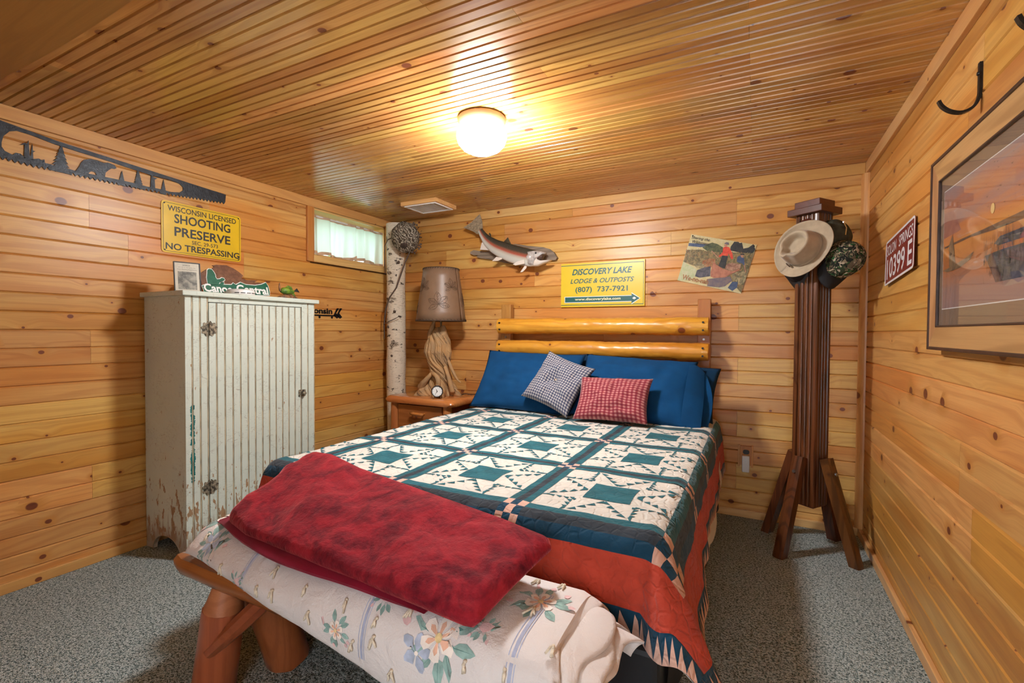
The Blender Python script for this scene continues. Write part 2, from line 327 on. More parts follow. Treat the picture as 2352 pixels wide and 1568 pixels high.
M['trout_tail'] = plain('trout_tail', (0.26,0.20,0.13), 0.25, coat=0.4, var=0.3, vscale=70)
M['trout_back'] = plain('trout_back', (0.05,0.045,0.03), 0.25, coat=0.4, var=0.4, vscale=80)
M['mouth'] = plain('trout_mouth', (0.09,0.05,0.035), 0.4)

def curtain():
    t = NT('curtain_cloth'); tc = t.coord('Object')
    c = t.mix(t.noise(tc, 12.0, 3.0), (0.72,0.62,0.50), (0.80,0.72,0.62))
    t.fin(c, 0.95, 0.1); tr = t.n('BsdfTranslucent'); tr.inputs[0].default_value = (0.60,0.74,0.67,1)
    mx = t.n('MixShader'); mx.inputs[0].default_value = 0.78
    t.t.links.new(t.b.outputs[0], mx.inputs[1]); t.t.links.new(tr.outputs[0], mx.inputs[2]); t.t.links.new(mx.outputs[0], t.out.inputs[0])
    t.bump(t.noise(tc, 300.0, 2.0), 0.2, 0.001)
    return t.m
M['curtain'] = curtain()
M['curtain_hem'] = plain('curtain_hem', (0.52,0.36,0.24), 0.95, 0.1, var=0.1, vscale=20)
def glass():
    t = NT('pane_glass'); t.fin((1,1,1), 0.0, 0.5); gl = t.n('BsdfGlossy'); gl.inputs['Roughness'].default_value = 0.02
    tp = t.n('BsdfTransparent'); lw = t.n('LayerWeight'); lw.inputs[0].default_value = 0.5
    fac = t.math('ADD', 0.035, t.math('MULTIPLY', t.math('POWER', lw.outputs['Facing'], 5.0), 0.9))
    mx = t.n('MixShader'); t.t.links.new(fac, mx.inputs[0]); t.t.links.new(tp.outputs[0], mx.inputs[1]); t.t.links.new(gl.outputs[0], mx.inputs[2]); t.t.links.new(mx.outputs[0], t.out.inputs[0])
    return t.m
M['glass'] = glass()
def globe():
    t = NT('lit_glass_globe'); t.fin((0.9,0.88,0.82), 0.3); t.b.inputs['Emission Color'].default_value = (0.96,0.98,1.0,1); sp = t.n('SeparateXYZ'); t.put(sp.inputs[0], t.coord('Object')); t.put(t.b.inputs['Emission Strength'], t.math('MULTIPLY', LAMP_STRENGTH, t.rng(sp.outputs[2], 0.0, 0.06, 1.0, 0.22)))
    return t.m
M['globe'] = globe()
def camo():
    t = NT('camouflage_cloth'); tc = t.coord('Object')
    v = t.n('TexVoronoi'); dn = t.n('TexNoise'); dn.inputs['Scale'].default_value = 28.0; t.put(dn.inputs['Vector'], tc)
    ad = t.n('VectorMath', operation='MULTIPLY_ADD'); t.put(ad.inputs[0], dn.outputs[1]); ad.inputs[1].default_value = (0.10,0.10,0.10); t.put(ad.inputs[2], tc)
    t.put(v.inputs['Vector'], t.vmul(ad.outputs[0], (1,1,0.55))); v.inputs['Scale'].default_value = 85.0
    cs = t.n('SeparateColor'); t.put(cs.inputs[0], v.outputs['Color'])
    c = t.ramp(cs.outputs[0], [(0.0, (0.012,0.013,0.010)), (0.28, (0.035,0.045,0.022)), (0.45, (0.02,0.075,0.022)), (0.58, (0.10,0.075,0.045)), (0.72, (0.20,0.155,0.10)), (0.88, (0.40,0.33,0.24))], 'CONSTANT')
    return t.fin(c, 0.9, 0.2)
M['camo'] = camo()
def sunset():
    t = NT('sunset_print'); uv = t.coord('UV'); sp = t.n('SeparateXYZ'); t.put(sp.inputs[0], uv)
    wv = t.noise(t.vmul(uv, (3.0, 14.0, 1.0)), 1.0, 4.0, 0.6, 0.6)
    v = t.math('ADD', sp.outputs[1], t.math('MULTIPLY', t.math('SUBTRACT', wv, 0.5), 0.28))
    c = t.ramp(v, [(0.0, (0.30,0.20,0.19)), (0.16, (0.34,0.20,0.16)), (0.32, (0.48,0.17,0.06)), (0.50, (0.62,0.24,0.05)), (0.62, (0.58,0.20,0.06)), (0.72, (0.36,0.20,0.18)), (0.84, (0.50,0.20,0.11)), (1.0, (0.34,0.27,0.27))])
    cl = t.rng(t.noise(t.vmul(uv, (4.0, 10.0, 1.0)), 1.0, 3.0), 0.62, 0.72)
    c = t.mix(t.math('MULTIPLY', cl, 0.5), c, (0.55,0.48,0.46))
    return t.fin(c, 0.6, 0.2)
M['sunset'] = sunset()
def paintmix(name, a, b2, sc=40.0):
    t = NT(name); return t.fin(t.mix(t.rng(t.noise(t.coord('Object'), sc, 4.0, 0.65), 0.35, 0.65), a, b2), 0.45, 0.4)
for k, a, b2 in (('p_sky',(0.52,0.44,0.20),(0.58,0.50,0.28)),('p_lake',(0.03,0.055,0.13),(0.07,0.10,0.17)),('p_bush',(0.035,0.05,0.02),(0.12,0.13,0.05)),
                 ('p_tree',(0.012,0.013,0.014),(0.035,0.032,0.028)),('p_grass',(0.09,0.075,0.03),(0.30,0.21,0.08)),('p_red',(0.24,0.075,0.02),(0.42,0.20,0.08)),
                 ('p_water',(0.40,0.44,0.22),(0.50,0.50,0.32)),('p_dark',(0.035,0.035,0.05),(0.12,0.11,0.13)),('p_refl',(0.12,0.10,0.13),(0.20,0.15,0.14)),
                 ('p_canoe',(0.34,0.12,0.07),(0.46,0.19,0.11)),('p_cargo',(0.20,0.08,0.045),(0.44,0.25,0.16)),('p_shirt',(0.58,0.035,0.02),(0.72,0.10,0.04)),
                 ('p_skin',(0.40,0.18,0.11),(0.48,0.24,0.15)),('p_pale',(0.44,0.42,0.24),(0.54,0.50,0.32)),('p_brush',(0.10,0.085,0.045),(0.42,0.33,0.16)),
                 ('p_photo',(0.07,0.065,0.05),(0.30,0.28,0.22)),('p_paper',(0.50,0.46,0.36),(0.56,0.52,0.42)),('p_green',(0.010,0.10,0.055),(0.016,0.13,0.07)),
                 ('p_brown',(0.13,0.05,0.022),(0.20,0.085,0.04)),('p_hill',(0.07,0.04,0.03),(0.16,0.08,0.05)),('p_boat',(0.16,0.10,0.06),(0.30,0.18,0.09)),('p_purple',(0.30,0.10,0.09),(0.38,0.15,0.11))):
    M[k] = paintmix(k, a, b2)
M['p_sun'] = plain('p_sun', (0.85,0.62,0.25), 0.5)
M['fishfig'] = paintmix('painted_figurine', (0.04,0.11,0.02), (0.22,0.34,0.03), 30.0)
M['fishfig2'] = paintmix('painted_figurine_base', (0.07,0.035,0.02), (0.36,0.17,0.08), 45.0)

# ---------------------------------------------------------------- text meshes (made first, while the scene is small)
TEXTS = {'wl': ('WISCONSIN LICENSED', 0, 0.012), 'sh': ('SHOOTING', 0, 0.02), 'pr': ('PRESERVE', 0, 0.02), 'sec': ('SEC. 29-573', 0, 0.008), 'nt': ('NO TRESPASSING', 0, 0.02),
         'dl': ('DISCOVERY LAKE', 0.3, 0.03), 'lo': ('LODGE & OUTPOSTS', 0.3, 0.018), 'ph': ('(807)  737-7921', 0, 0.018), 'url': ('www.discoverylake.com', 0, 0.02),
         'sp1': ('SOLON', 0, 0.008), 'sp2': ('SPRINGS', 0, 0.008), 'num': ('10399', 0, 0.014), 'numE': ('E', 0, 0.014), 'ca': ('Canoe', 0, 0.03), 'ce': ('Central', 0, 0.03),
         'stw1': ('Sharing the', 0.25, 0.0), 'stw2': ('Wilderness', 0.25, 0.0), 'wnn': ('We-no-nah', 0, 0.02),
         'y2003': ('2003', 0, 0.0), 'wis': ('W I S C O N S I N', 0, 0.0), 'reg': ('State Hunting Regulations', 0, 0.0), 'arrow': ('wisconsin', 0, 0.035)}
TXT = {}
def _texts():
    obs = []
    for k, (s, shear, off) in TEXTS.items():
        cu = bpy.data.curves.new('txt_'+k, 'FONT'); cu.body = s; cu.shear = shear; cu.offset = off; cu.resolution_u = 3
        o = bpy.data.objects.new('txt_'+k, cu); C.objects.link(o); obs.append((k, o, cu))
    dg = bpy.context.evaluated_depsgraph_get(); dg.update()
    for k, o, cu in obs:
        me = o.evaluated_get(dg).to_mesh()
        vs = [v.co.copy() for v in me.vertices]; fs = [tuple(p.vertices) for p in me.polygons]
        x0 = min(v.x for v in vs); x1 = max(v.x for v in vs); y0 = min(v.y for v in vs); y1 = max(v.y for v in vs)
        TXT[k] = ([((v.x-x0)/(x1-x0), (v.y-y0)/(y1-y0)) for v in vs], fs)
        o.evaluated_get(dg).to_mesh_clear()
    for k, o, cu in obs: bpy.data.objects.remove(o); bpy.data.curves.remove(cu)
_texts()

# ---------------------------------------------------------------- mesh helpers
WL = {}
def wloc(o): return WL.get(o.name, Vector((0,0,0))) if o else Vector((0,0,0))
def tag(o, label=None, cat=None, group=None, kind=None):
    if label: o['label'] = label
    if cat: o['category'] = cat
    if group: o['group'] = group
    if kind: o['kind'] = kind
    return o
def thing(name, loc, label, cat, group=None, parent=None):
    o = bpy.data.objects.new(name, None); C.objects.link(o); o.location = loc; o.empty_display_size = 0.05
    WL[o.name] = Vector(loc); return tag(o, label, cat, group)

class MB:
    def __init__(s): s.v = []; s.f = []; s.uv = None; s.mi = []
    def add(s, vs, fs, mat=0):
        n = len(s.v); s.v += [Vector(p) for p in vs]; s.f += [tuple(i+n for i in f) for f in fs]; s.mi += [mat]*len(fs); return s
    def box(s, x0, x1, y0, y1, z0, z1, bev=0.0, mat=0):
        if bev <= 0:
            vs = [(x, y, z) for x in (x0, x1) for y in (y0, y1) for z in (z0, z1)]
            fs = [(0,1,3,2), (4,6,7,5), (0,4,5,1), (2,3,7,6), (0,2,6,4), (1,5,7,3)]
            return s.add(vs, fs, mat)
        bm = bmesh.new(); bmesh.ops.create_cube(bm, size=1.0)
        for v in bm.verts: v.co = Vector((x0+(v.co.x+.5)*(x1-x0), y0+(v.co.y+.5)*(y1-y0), z0+(v.co.z+.5)*(z1-z0)))
        bmesh.ops.bevel(bm, geom=list(bm.edges), offset=bev, segments=2, profile=0.5, affect='EDGES')
        bm.verts.index_update(); vs = [v.co.copy() for v in bm.verts]; fs = [tuple(v.index for v in f.verts) for f in bm.faces]; bm.free()
        return s.add(vs, fs, mat)
    def loft(s, rings, cap=True, close=True, mat=0):
        n = len(rings[0]); vs = [p for r in rings for p in r]; fs = []
        for i in range(len(rings)-1):
            for j in range(n if close else n-1):
                k = (j+1) % n; fs.append((i*n+j, i*n+k, (i+1)*n+k, (i+1)*n+j))
        if cap: fs.append(tuple(range(n))[::-1]); fs.append(tuple((len(rings)-1)*n+j for j in range(n)))
        return s.add(vs, fs, mat)
    def tube(s, path, rad, n=8, cap=True, mat=0, wob=0.0):
        path = [Vector(p) for p in path]; rings = []
        up = None
        for i, p in enumerate(path):
            d = (path[min(i+1, len(path)-1)] - path[max(i-1, 0)]).normalized()
            if up is None: up = d.orthogonal().normalized()
            a = (up - d*up.dot(d)).normalized(); b = d.cross(a); up = a
            r = rad[i] if isinstance(rad, (list, tuple)) else rad
            ring = []
            for k in range(n):
                w = 1 + (wob*mnoise.noise(Vector((p.x*9+k*1.7, p.y*9, p.z*9+i*.6))) if wob else 0)
                ring.append(p + (a*math.cos(2*PI*k/n) + b*math.sin(2*PI*k/n))*r*w)
            rings.append(ring)
        return s.loft(rings, cap, True, mat)
    def lathe(s, prof, c, n=24, axis='Z', cap=True, mat=0):
        rings = []
        for r, h in prof:
            ring = []
            for k in range(n):
                a = 2*PI*k/n; u, v = r*math.cos(a), r*math.sin(a)
                ring.append(Vector(c) + (Vector((u, v, h)) if axis == 'Z' else Vector((u, h, v)) if axis == 'Y' else Vector((h, u, v))))
            rings.append(ring)
        return s.loft(rings, cap, True, mat)
    def prism(s, outline, to3, depth, holes=(), mat=0):
        """2D outline (with holes) extruded; to3(u, v, d) -> point"""
        loops = [[Vector((p[0], p[1], 0)) for p in lp] for lp in [outline]+list(holes)]
        tris = tessellate_polygon(loops); flat = [p for lp in loops for p in lp]; n = len(flat)
        vs = [to3(p.x, p.y, 0.0) for p in flat] + [to3(p.x, p.y, depth) for p in flat]
        fs = [tuple(t) for t in tris] + [tuple(i+n for i in t)[::-1] for t in tris]; base = 0
        for lp in loops:
            m = len(lp)
            for i in range(m): j = (i+1) % m; fs.append((base+i, base+j, base+j+n, base+i+n))
            base += m
        return s.add(vs, fs, mat)
    def flat(s, outline, to3, mat=0):
        lp = [Vector((p[0], p[1], 0)) for p in outline]; tris = tessellate_polygon([lp])
        return s.add([to3(p.x, p.y) for p in lp], [tuple(t) for t in tris], mat)
    def text(s, key, to3, u0, u1, v0, v1, mat=0):
        pts, fs = TXT[key]; return s.add([to3(u0+(u1-u0)*a, v0+(v1-v0)*b) for a, b in pts], fs, mat)
    def grid(s, nu, nv, fn, close_u=False, uv=False, mat=0):
        vs = []; uvs = []; base = len(s.f)
        for i in range(nu+1):
            for j in range(nv+1): vs.append(Vector(fn(i/nu, j/nv))); uvs.append((i/nu, j/nv))
        fs = [(i*(nv+1)+j, (i+1)*(nv+1)+j, (i+1)*(nv+1)+j+1, i*(nv+1)+j+1) for i in range(nu) for j in range(nv)]
        n0 = len(s.v); s.add(vs, fs, mat)
        if uv:
            if s.uv is None: s.uv = {}
            for k, w in enumerate(uvs): s.uv[n0+k] = w
        return s
    def xf(s, mtx): s.v = [mtx @ p for p in s.v]; return s
    def build(s, name, mat, parent=None, smooth=False, loc=None, recalc=True, sharp=None):
        me = bpy.data.meshes.new(name)
        xs = [p.x for p in s.v]; ys = [p.y for p in s.v]; zs = [p.z for p in s.v]
        if loc is None: loc = Vector(((min(xs)+max(xs))/2, (min(ys)+max(ys))/2, min(zs) if parent is None else (min(zs)+max(zs))/2))
        else: loc = Vector(loc)
        me.from_pydata([p-loc for p in s.v], [], s.f)
        if s.uv:
            ul = me.uv_layers.new(name='UVMap')
            for lp in me.loops: ul.data[lp.index].uv = s.uv.get(lp.vertex_index, (0, 0))
        mats = mat if isinstance(mat, (list, tuple)) else [mat]
        for m in mats: me.materials.append(M[m] if isinstance(m, str) else m)
        if len(mats) > 1: me.polygons.foreach_set('material_index', s.mi)
        if recalc:
            bm = bmesh.new(); bm.from_mesh(me); bmesh.ops.recalc_face_normals(bm, faces=bm.faces); bm.to_mesh(me); bm.free()
        if smooth:
            me.polygons.foreach_set('use_smooth', [True]*len(me.polygons))
            if sharp: me.set_sharp_from_angle(angle=math.radians(sharp))
        me.update()
        o = bpy.data.objects.new(name, me); C.objects.link(o); o.location = loc - wloc(parent)
        if parent: o.parent = parent
        WL[o.name] = loc; return o
def rrect(w, h, r, n=5, cx=0.0, cy=0.0):
    pts = []
    for sx, sy, a0 in ((1,1,0), (-1,1,90), (-1,-1,180), (1,-1,270)):
        for k in range(n+1):
            a = math.radians(a0+90*k/n); pts.append((cx+sx*(w/2-r)+r*math.cos(a), cy+sy*(h/2-r)+r*math.sin(a)))
    return pts
def nz(x, y=0.0, z=0.0): return mnoise.noise(Vector((x, y, z)))

# ---------------------------------------------------------------- the room
S_ = 0.018                                     # boards lie this far behind the trim faces
flo = MB().box(-0.04, W+0.04, -4.0, 0.04, -0.05, 0.0).build('floor', 'carpet', loc=(0,0,0)); tag(flo, kind='structure', label='speckled grey-green carpet floor')

PH = 0.1652
def plank_profile(h, g=0.0052, d=0.0070, mid=True, t=0.018):
    p = [(-h/2, -d), (-h/2+g, 0.0)]
    if mid: p += [(-g, 0.0), (0.0, -d), (g, 0.0)]
    p += [(h/2-g, 0.0), (h/2, -d), (h/2, -t), (-h/2, -t)]
    return p
_pc = {}
def plank_mesh(kind, length, h, mat):
    key = (kind, round(length, 3), round(h, 4))
    if key in _pc: return _pc[key]
    bead = kind == 'ceil'
    if bead: prof = [(-h/2,-0.006), (-h/2+0.003,0.0), (-0.007,0.0), (-0.0048,-0.0062), (-0.002,-0.0012), (0.001,-0.0062), (0.0035,0.0), (h/2-0.007,0.0), (h/2-0.0048,-0.0062), (h/2-0.002,-0.0012), (h/2,-0.006), (h/2,-0.015), (-h/2,-0.015)]
    else: prof = plank_profile(h, mid=h > 0.1)
    ax = {'back': lambda l, a, d: (l, -d, a), 'left': lambda l, a, d: (d, l, a), 'right': lambda l, a, d: (-d, l, a), 'ceil': lambda l, a, d: (l, a, -d)}[kind]
    mb = MB(); mb.loft([[ax(-length/2+0.0004, a, d) for a, d in prof], [ax(length/2-0.0004, a, d) for a, d in prof]])
    me = bpy.data.meshes.new('plank'); me.from_pydata(mb.v, [], mb.f); me.materials.append(M[mat])
    bm = bmesh.new(); bm.from_mesh(me); bmesh.ops.recalc_face_normals(bm, faces=bm.faces); bm.to_mesh(me); bm.free()
    _pc[key] = me; return me
def plank(kind, wall, a0, a1, lo, hi, mat):
    me = plank_mesh(kind, a1-a0, hi-lo, mat); o = bpy.data.objects.new('plank', me); C.objects.link(o); c, m = (a0+a1)/2, (lo+hi)/2
    o.location = {'back': (c, S_, m), 'left': (-S_, c, m), 'right': (W+S_, c, m), 'ceil': (c, m, H)}[kind]; o.parent = wall
def cuts(a0, a1, js):
    pts = [a0]+sorted(j for j in js if a0+0.12 < j < a1-0.12)+[a1]; return list(zip(pts[:-1], pts[1:]))
rows = [(k*PH, min((k+1)*PH, H-0.03)) for k in range(13)]
# back wall
wb = MB().box(-0.2, W+0.2, S_+0.018, 0.12, 0, H).build('wall_back', 'wall_core', loc=(0,0,0)); tag(wb, kind='structure', label='knotty pine board wall behind the bed')
bj = {0:[0.9], 1:[2.76], 2:[1.3], 3:[2.76], 4:[0.75], 5:[2.76], 6:[1.9], 7:[2.76], 8:[0.62, 2.2], 9:[1.36], 10:[0.55, 2.35], 11:[1.1, 2.74], 12:[1.66]}
for k, (lo, hi) in enumerate(rows):
    for a, b in cuts(-0.02, W+0.02, bj.get(k, [])): plank('back', wb, a, b, lo, hi, 'pine_x')
# left wall, with the window opening
WY0, WY1, WZ0, WZ1 = -0.85, -0.09, 1.69, 2.036
mb = MB(); mb.box(-0.2, -0.036, -4.0, WY0, 0, H); mb.box(-0.2, -0.036, WY1, 0.12, 0, H); mb.box(-0.2, -0.036, WY0, WY1, 0, WZ0); mb.box(-0.2, -0.036, WY0, WY1, WZ1, H)
wl = mb.build('wall_left', 'wall_core', loc=(0,0,0)); tag(wl, kind='structure', label='knotty pine board wall with the small window')
for k, (lo, hi) in enumerate(rows):
    end = 0.017 if k < 10 else -0.868
    for a, b in cuts(-4.0, end, [-3.1+0.37*((k*5) % 7), -0.95-0.21*((k*3) % 5)] if k % 2 else [-2.75+0.3*((k*3) % 4)]): plank('left', wl, a, b, lo-0.016 if k else 0, hi-0.016 if k < 12 else hi, 'pine_y')
# right wall
wr = MB().box(W+0.036, W+0.15, -4.0, 0.12, 0, H).build('wall_right', 'wall_core', loc=(0,0,0)); tag(wr, kind='structure', label='knotty pine board wall with the framed picture')
for k, (lo, hi) in enumerate(rows):
    for a, b in cuts(-4.0, 0.017, [-1.05-0.45*((k*3) % 4)] if k % 2 else [-2.4+0.5*((k*2) % 3)]): plank('right', wr, a, b, lo, hi, 'pine_y')
# ceiling
ce = MB().box(-0.2, W+0.15, -4.0, 0.12, H+0.015, H+0.06).build('ceiling', 'wall_core', loc=(0,0,0)); tag(ce, kind='structure', label='varnished beadboard ceiling')
CP = 0.081; y = S_; k = 0
while y > -2.53:
    js = [2.826] if k % 2 else [0.35+1.9*random.random()]
    if k % 3 == 0: js.append(0.25+1.2*random.random())
    for a, b in cuts(-0.02, W+0.02, js): plank('ceil', ce, a, b, y-CP, y, 'ceil')
    y -= CP; k += 1
CY = y
mb = MB(); NSEG = 24; rings = []
for i in range(NSEG+1):
    x = -0.02+(W+0.04)*i/NSEG; sag = 0.012*math.sin(PI*min(1, max(0, x/1.6)))
    yy = CY+0.03+0.012*math.sin(x*2.0)
    rings.append([(x, yy, H-0.001), (x, yy-0.004, H-0.008-sag), (x, yy-0.5, H-0.012-sag*1.5), (x, -4.0, H-0.010), (x, -4.0, H+0.01), (x, yy, H+0.01)])
mb.loft(rings); pl = mb.build('plywood_panel', 'ply', ce, smooth=True, sharp=40); pl['label'] = 'smooth plywood panel with a bowed edge'
# unseen wall behind the photographer; the doorway is added and sized for fill light
wf = MB().box(-0.2, 2.40, -4.1, -4.0, 0, H).box(3.25, W+0.15, -4.1, -4.0, 0, H).box(2.40, 3.25, -4.1, -4.0, 2.03, H).build('wall_front', 'pine_x', loc=(0,0,0)); tag(wf, kind='structure', label='unseen pine wall behind the viewer with a doorway added for fill light')
gd = MB().box(-3.0, -0.22, -2.5, 1.5, 1.30, 1.42).build('ground', 'soil', loc=(-1.6,-0.5,1.30)); tag(gd, kind='structure', label='lawn outside the high basement window')
# trims
def struct(mb, name, mat, label): return tag(mb.build(name, mat), kind='structure', label=label)
struct(MB().box(0, W, 0, S_, H-0.062, H-0.0005, 0.002), 'trim_1', 'pine_trim_x', 'pale ceiling trim along the back wall')
struct(MB().box(-S_, 0, -4.0, S_, H-0.062, H-0.0005, 0.002), 'trim_2', 'pine_trim_y', 'pale ceiling trim along the left wall')
struct(MB().box(W, W+S_, -4.0, S_, H-0.062, H-0.0005, 0.002), 'trim_3', 'pine_trim_y', 'pale ceiling trim along the right wall')
struct(MB().box(0, W, 0, S_, 0, 0.047, 0.003), 'baseboard_back', 'pine_trim_x', 'low pine baseboard along the back wall')
struct(MB().box(-S_, 0, -4.0, S_, 0, 0.047, 0.003), 'baseboard_left', 'pine_trim_y', 'low pine baseboard along the left wall')
struct(MB().box(W, W+S_, -4.0, S_, 0, 0.047, 0.003), 'baseboard_right', 'pine_trim_y', 'low pine baseboard along the right wall')
mb = MB(); q = [(W+S_, S_), (W+S_, -0.016)]+[(W+S_-0.034*math.sin(a), S_-0.034*math.cos(a)) for a in [PI/2*k/6 for k in range(7)]]
mb.loft([[(a, b, 0.047) for a, b in q], [(a, b, H-0.062) for a, b in q]]); struct(mb, 'trim_4', 'pine_z', 'quarter-round pine strip in the corner behind the coat stand')
# window
mb = MB(); mb.box(-0.19, S_*-1, WY0-0.001, WY0+0.012, WZ0, WZ1); mb.box(-0.19, -S_, WY1-0.012, WY1+0.001, WZ0, WZ1); mb.box(-0.19, -S_, WY0, WY1, WZ0-0.001, WZ0+0.012); mb.box(-0.19, -S_, WY0, WY1, WZ1-0.012, WZ1+0.001)
w1 = mb.build('window_1', 'pine_trim_y', loc=(0, -0.47, WZ0)); tag(w1, kind='structure', label='small high basement window behind the valance')
MB().box(-S_, -0.001, -0.905, WY0+0.004, 1.645, H-0.062, 0.002).build('casing', 'pine_z', w1)
MB().box(-S_, -0.001, WY1-0.004, -0.03, 1.645, H-0.062, 0.002).build('casing', 'pine_z', w1)
MB().box(-S_, -0.0005, -0.905+0.055, -0.03, 1.645, WZ0+0.003, 0.002).build('casing', 'pine_trim_y', w1)
mb = MB(); mb.box(-0.165, -0.135, WY0+0.012, WY1-0.012, WZ0+0.012, WZ0+0.04); mb.box(-0.165, -0.135, WY0+0.012, WY1-0.012, WZ1-0.04, WZ1-0.012)
mb.box(-0.165, -0.135, WY0+0.012, WY0+0.04, WZ0+0.04, WZ1-0.04); mb.box(-0.165, -0.135, WY1-0.04, WY1-0.012, WZ0+0.04, WZ1-0.04); mb.box(-0.165, -0.135, -0.485, -0.455, WZ0+0.04, WZ1-0.04)
mb.build('sash', 'white_plastic', w1)
MB().box(-0.152, -0.148, WY0+0.04, -0.485, WZ0+0.04, WZ1-0.04).build('pane', 'glass', w1); MB().box(-0.152, -0.148, -0.455, WY1-0.04, WZ0+0.04, WZ1-0.04).build('pane', 'glass', w1)

# ---------------------------------------------------------------- outlines of flat cut or printed shapes, in metres on their own walls and boards
SAW={"hole":[[-2.448,1.94],[-2.442,1.968],[-2.423,1.995],[-2.4,2.006],[-2.357,2.005],[-2.274,1.992],[-2.227,1.989],[-2.163,1.985],[-2.066,1.98],[-1.962,1.971],[-1.878,1.965],[-1.789,1.966],[-1.746,1.959],[-1.727,1.944],[-1.727,1.927],[-1.746,1.91],[-1.79,1.902],[-1.85,1.903],[-1.907,1.9],[-1.963,1.902],[-2.016,1.901],[-2.067,1.899],[-2.126,1.896],[-2.192,1.893],[-2.236,1.895],[-2.297,1.896],[-2.338,1.897],[-2.378,1.896],[-2.416,1.898],[-2.439,1.907],[-2.448,1.922]],"top":[[-2.452,2.032],[-2.27,2.01],[-1.962,1.993],[-1.485,1.965]],"bot":[[-1.489,1.905],[-1.662,1.892],[-1.79,1.88],[-1.907,1.876],[-2.067,1.87],[-2.192,1.867],[-2.254,1.869],[-2.338,1.863],[-2.417,1.865],[-2.454,1.866]],"bear":[[-2.205,1.883],[-2.187,1.918],[-2.18,1.938],[-2.168,1.956],[-2.144,1.968],[-2.116,1.969],[-2.091,1.965],[-2.074,1.972],[-2.064,1.971],[-2.046,1.967],[-2.038,1.956],[-2.046,1.949],[-2.059,1.948],[-2.072,1.935],[-2.084,1.919],[-2.088,1.888],[-2.117,1.88],[-2.119,1.894],[-2.126,1.909],[-2.14,1.91],[-2.15,1.9],[-2.152,1.878],[-2.192,1.876]],"stump":[[-2.379,1.885],[-2.376,1.955],[-2.391,1.948],[-2.377,1.963],[-2.368,1.962],[-2.363,1.978],[-2.36,1.912],[-2.357,1.913],[-2.351,1.969],[-2.349,1.938],[-2.341,1.938],[-2.349,1.93],[-2.348,1.895]],"bush":[[-2.422,1.884],[-2.416,1.896],[-2.405,1.91],[-2.389,1.911],[-2.378,1.9],[-2.358,1.897],[-2.33,1.909],[-2.319,1.904],[-2.311,1.912],[-2.309,1.893],[-2.358,1.886]],"trees":[[[-2.251,1.999],[-2.302,1.882],[-2.21,1.888]],[[-2.015,1.949],[-2.039,1.887],[-1.998,1.889]],[[-1.945,1.983],[-1.972,1.893],[-1.913,1.897]],[[-1.825,1.96],[-1.845,1.892],[-1.809,1.895]]],"stump2":[[-1.889,1.894],[-1.884,1.976],[-1.878,1.977],[-1.875,1.959],[-1.855,1.956],[-1.868,1.947],[-1.866,1.897]]}
FISH={"spine":[[[0.935,1.933],0.0179],[[0.968,1.885],0.0247],[[1.015,1.837],0.0346],[[1.078,1.793],0.0432],[[1.152,1.759],0.0494],[[1.227,1.729],0.0531],[[1.302,1.706],0.0531],[[1.356,1.692],0.0509]],"tail":[[0.93,2.06],[0.951,2.007],[0.957,1.948],[0.935,1.916],[0.907,1.904],[0.874,1.928],[0.779,1.968],[0.854,2.003]],"dorsal":[[1.144,1.822],[1.183,1.857],[1.193,1.836],[1.212,1.801],[1.17,1.791]],"adip":[[1.015,1.895],[1.023,1.906],[1.035,1.89],[1.035,1.873]],"anal":[[0.952,1.837],[0.936,1.782],[1.016,1.772],[0.968,1.837]],"pelv":[[1.14,1.703],[1.094,1.713],[1.056,1.683],[1.106,1.682],[1.144,1.693]],"pect1":[[1.338,1.674],[1.283,1.664],[1.247,1.645],[1.269,1.635],[1.342,1.644]],"pect2":[[1.346,1.627],[1.31,1.583],[1.328,1.583],[1.357,1.607],[1.362,1.623]],"headtop":[[1.349,1.735],[1.41,1.739],[1.456,1.732],[1.498,1.72],[1.493,1.709],[1.449,1.683],[1.428,1.681],[1.407,1.624],[1.357,1.637],[1.344,1.69]],"jaw":[[1.356,1.679],[1.428,1.678],[1.464,1.663],[1.54,1.664],[1.53,1.655],[1.492,1.643],[1.436,1.624],[1.386,1.625],[1.357,1.646]],"mouth":[[1.435,1.682],[1.481,1.71],[1.491,1.706],[1.471,1.669],[1.46,1.669]],"eye":[[1.43,1.716]],"gill":[[1.347,1.696],[1.371,1.717],[1.396,1.717],[1.4,1.689],[1.393,1.66],[1.364,1.656]],"wood":[[0.805,1.784],[0.838,1.796],[0.879,1.787],[0.944,1.776],[1.016,1.779],[1.094,1.807],[1.208,1.816],[1.319,1.793],[1.445,1.773],[1.491,1.757],[1.529,1.729],[1.554,1.689],[1.544,1.673],[1.492,1.672],[1.393,1.67],[1.283,1.664],[1.171,1.669],[1.114,1.678],[1.016,1.708],[0.936,1.721],[0.863,1.738],[0.884,1.751],[0.838,1.756],[0.807,1.768]]}
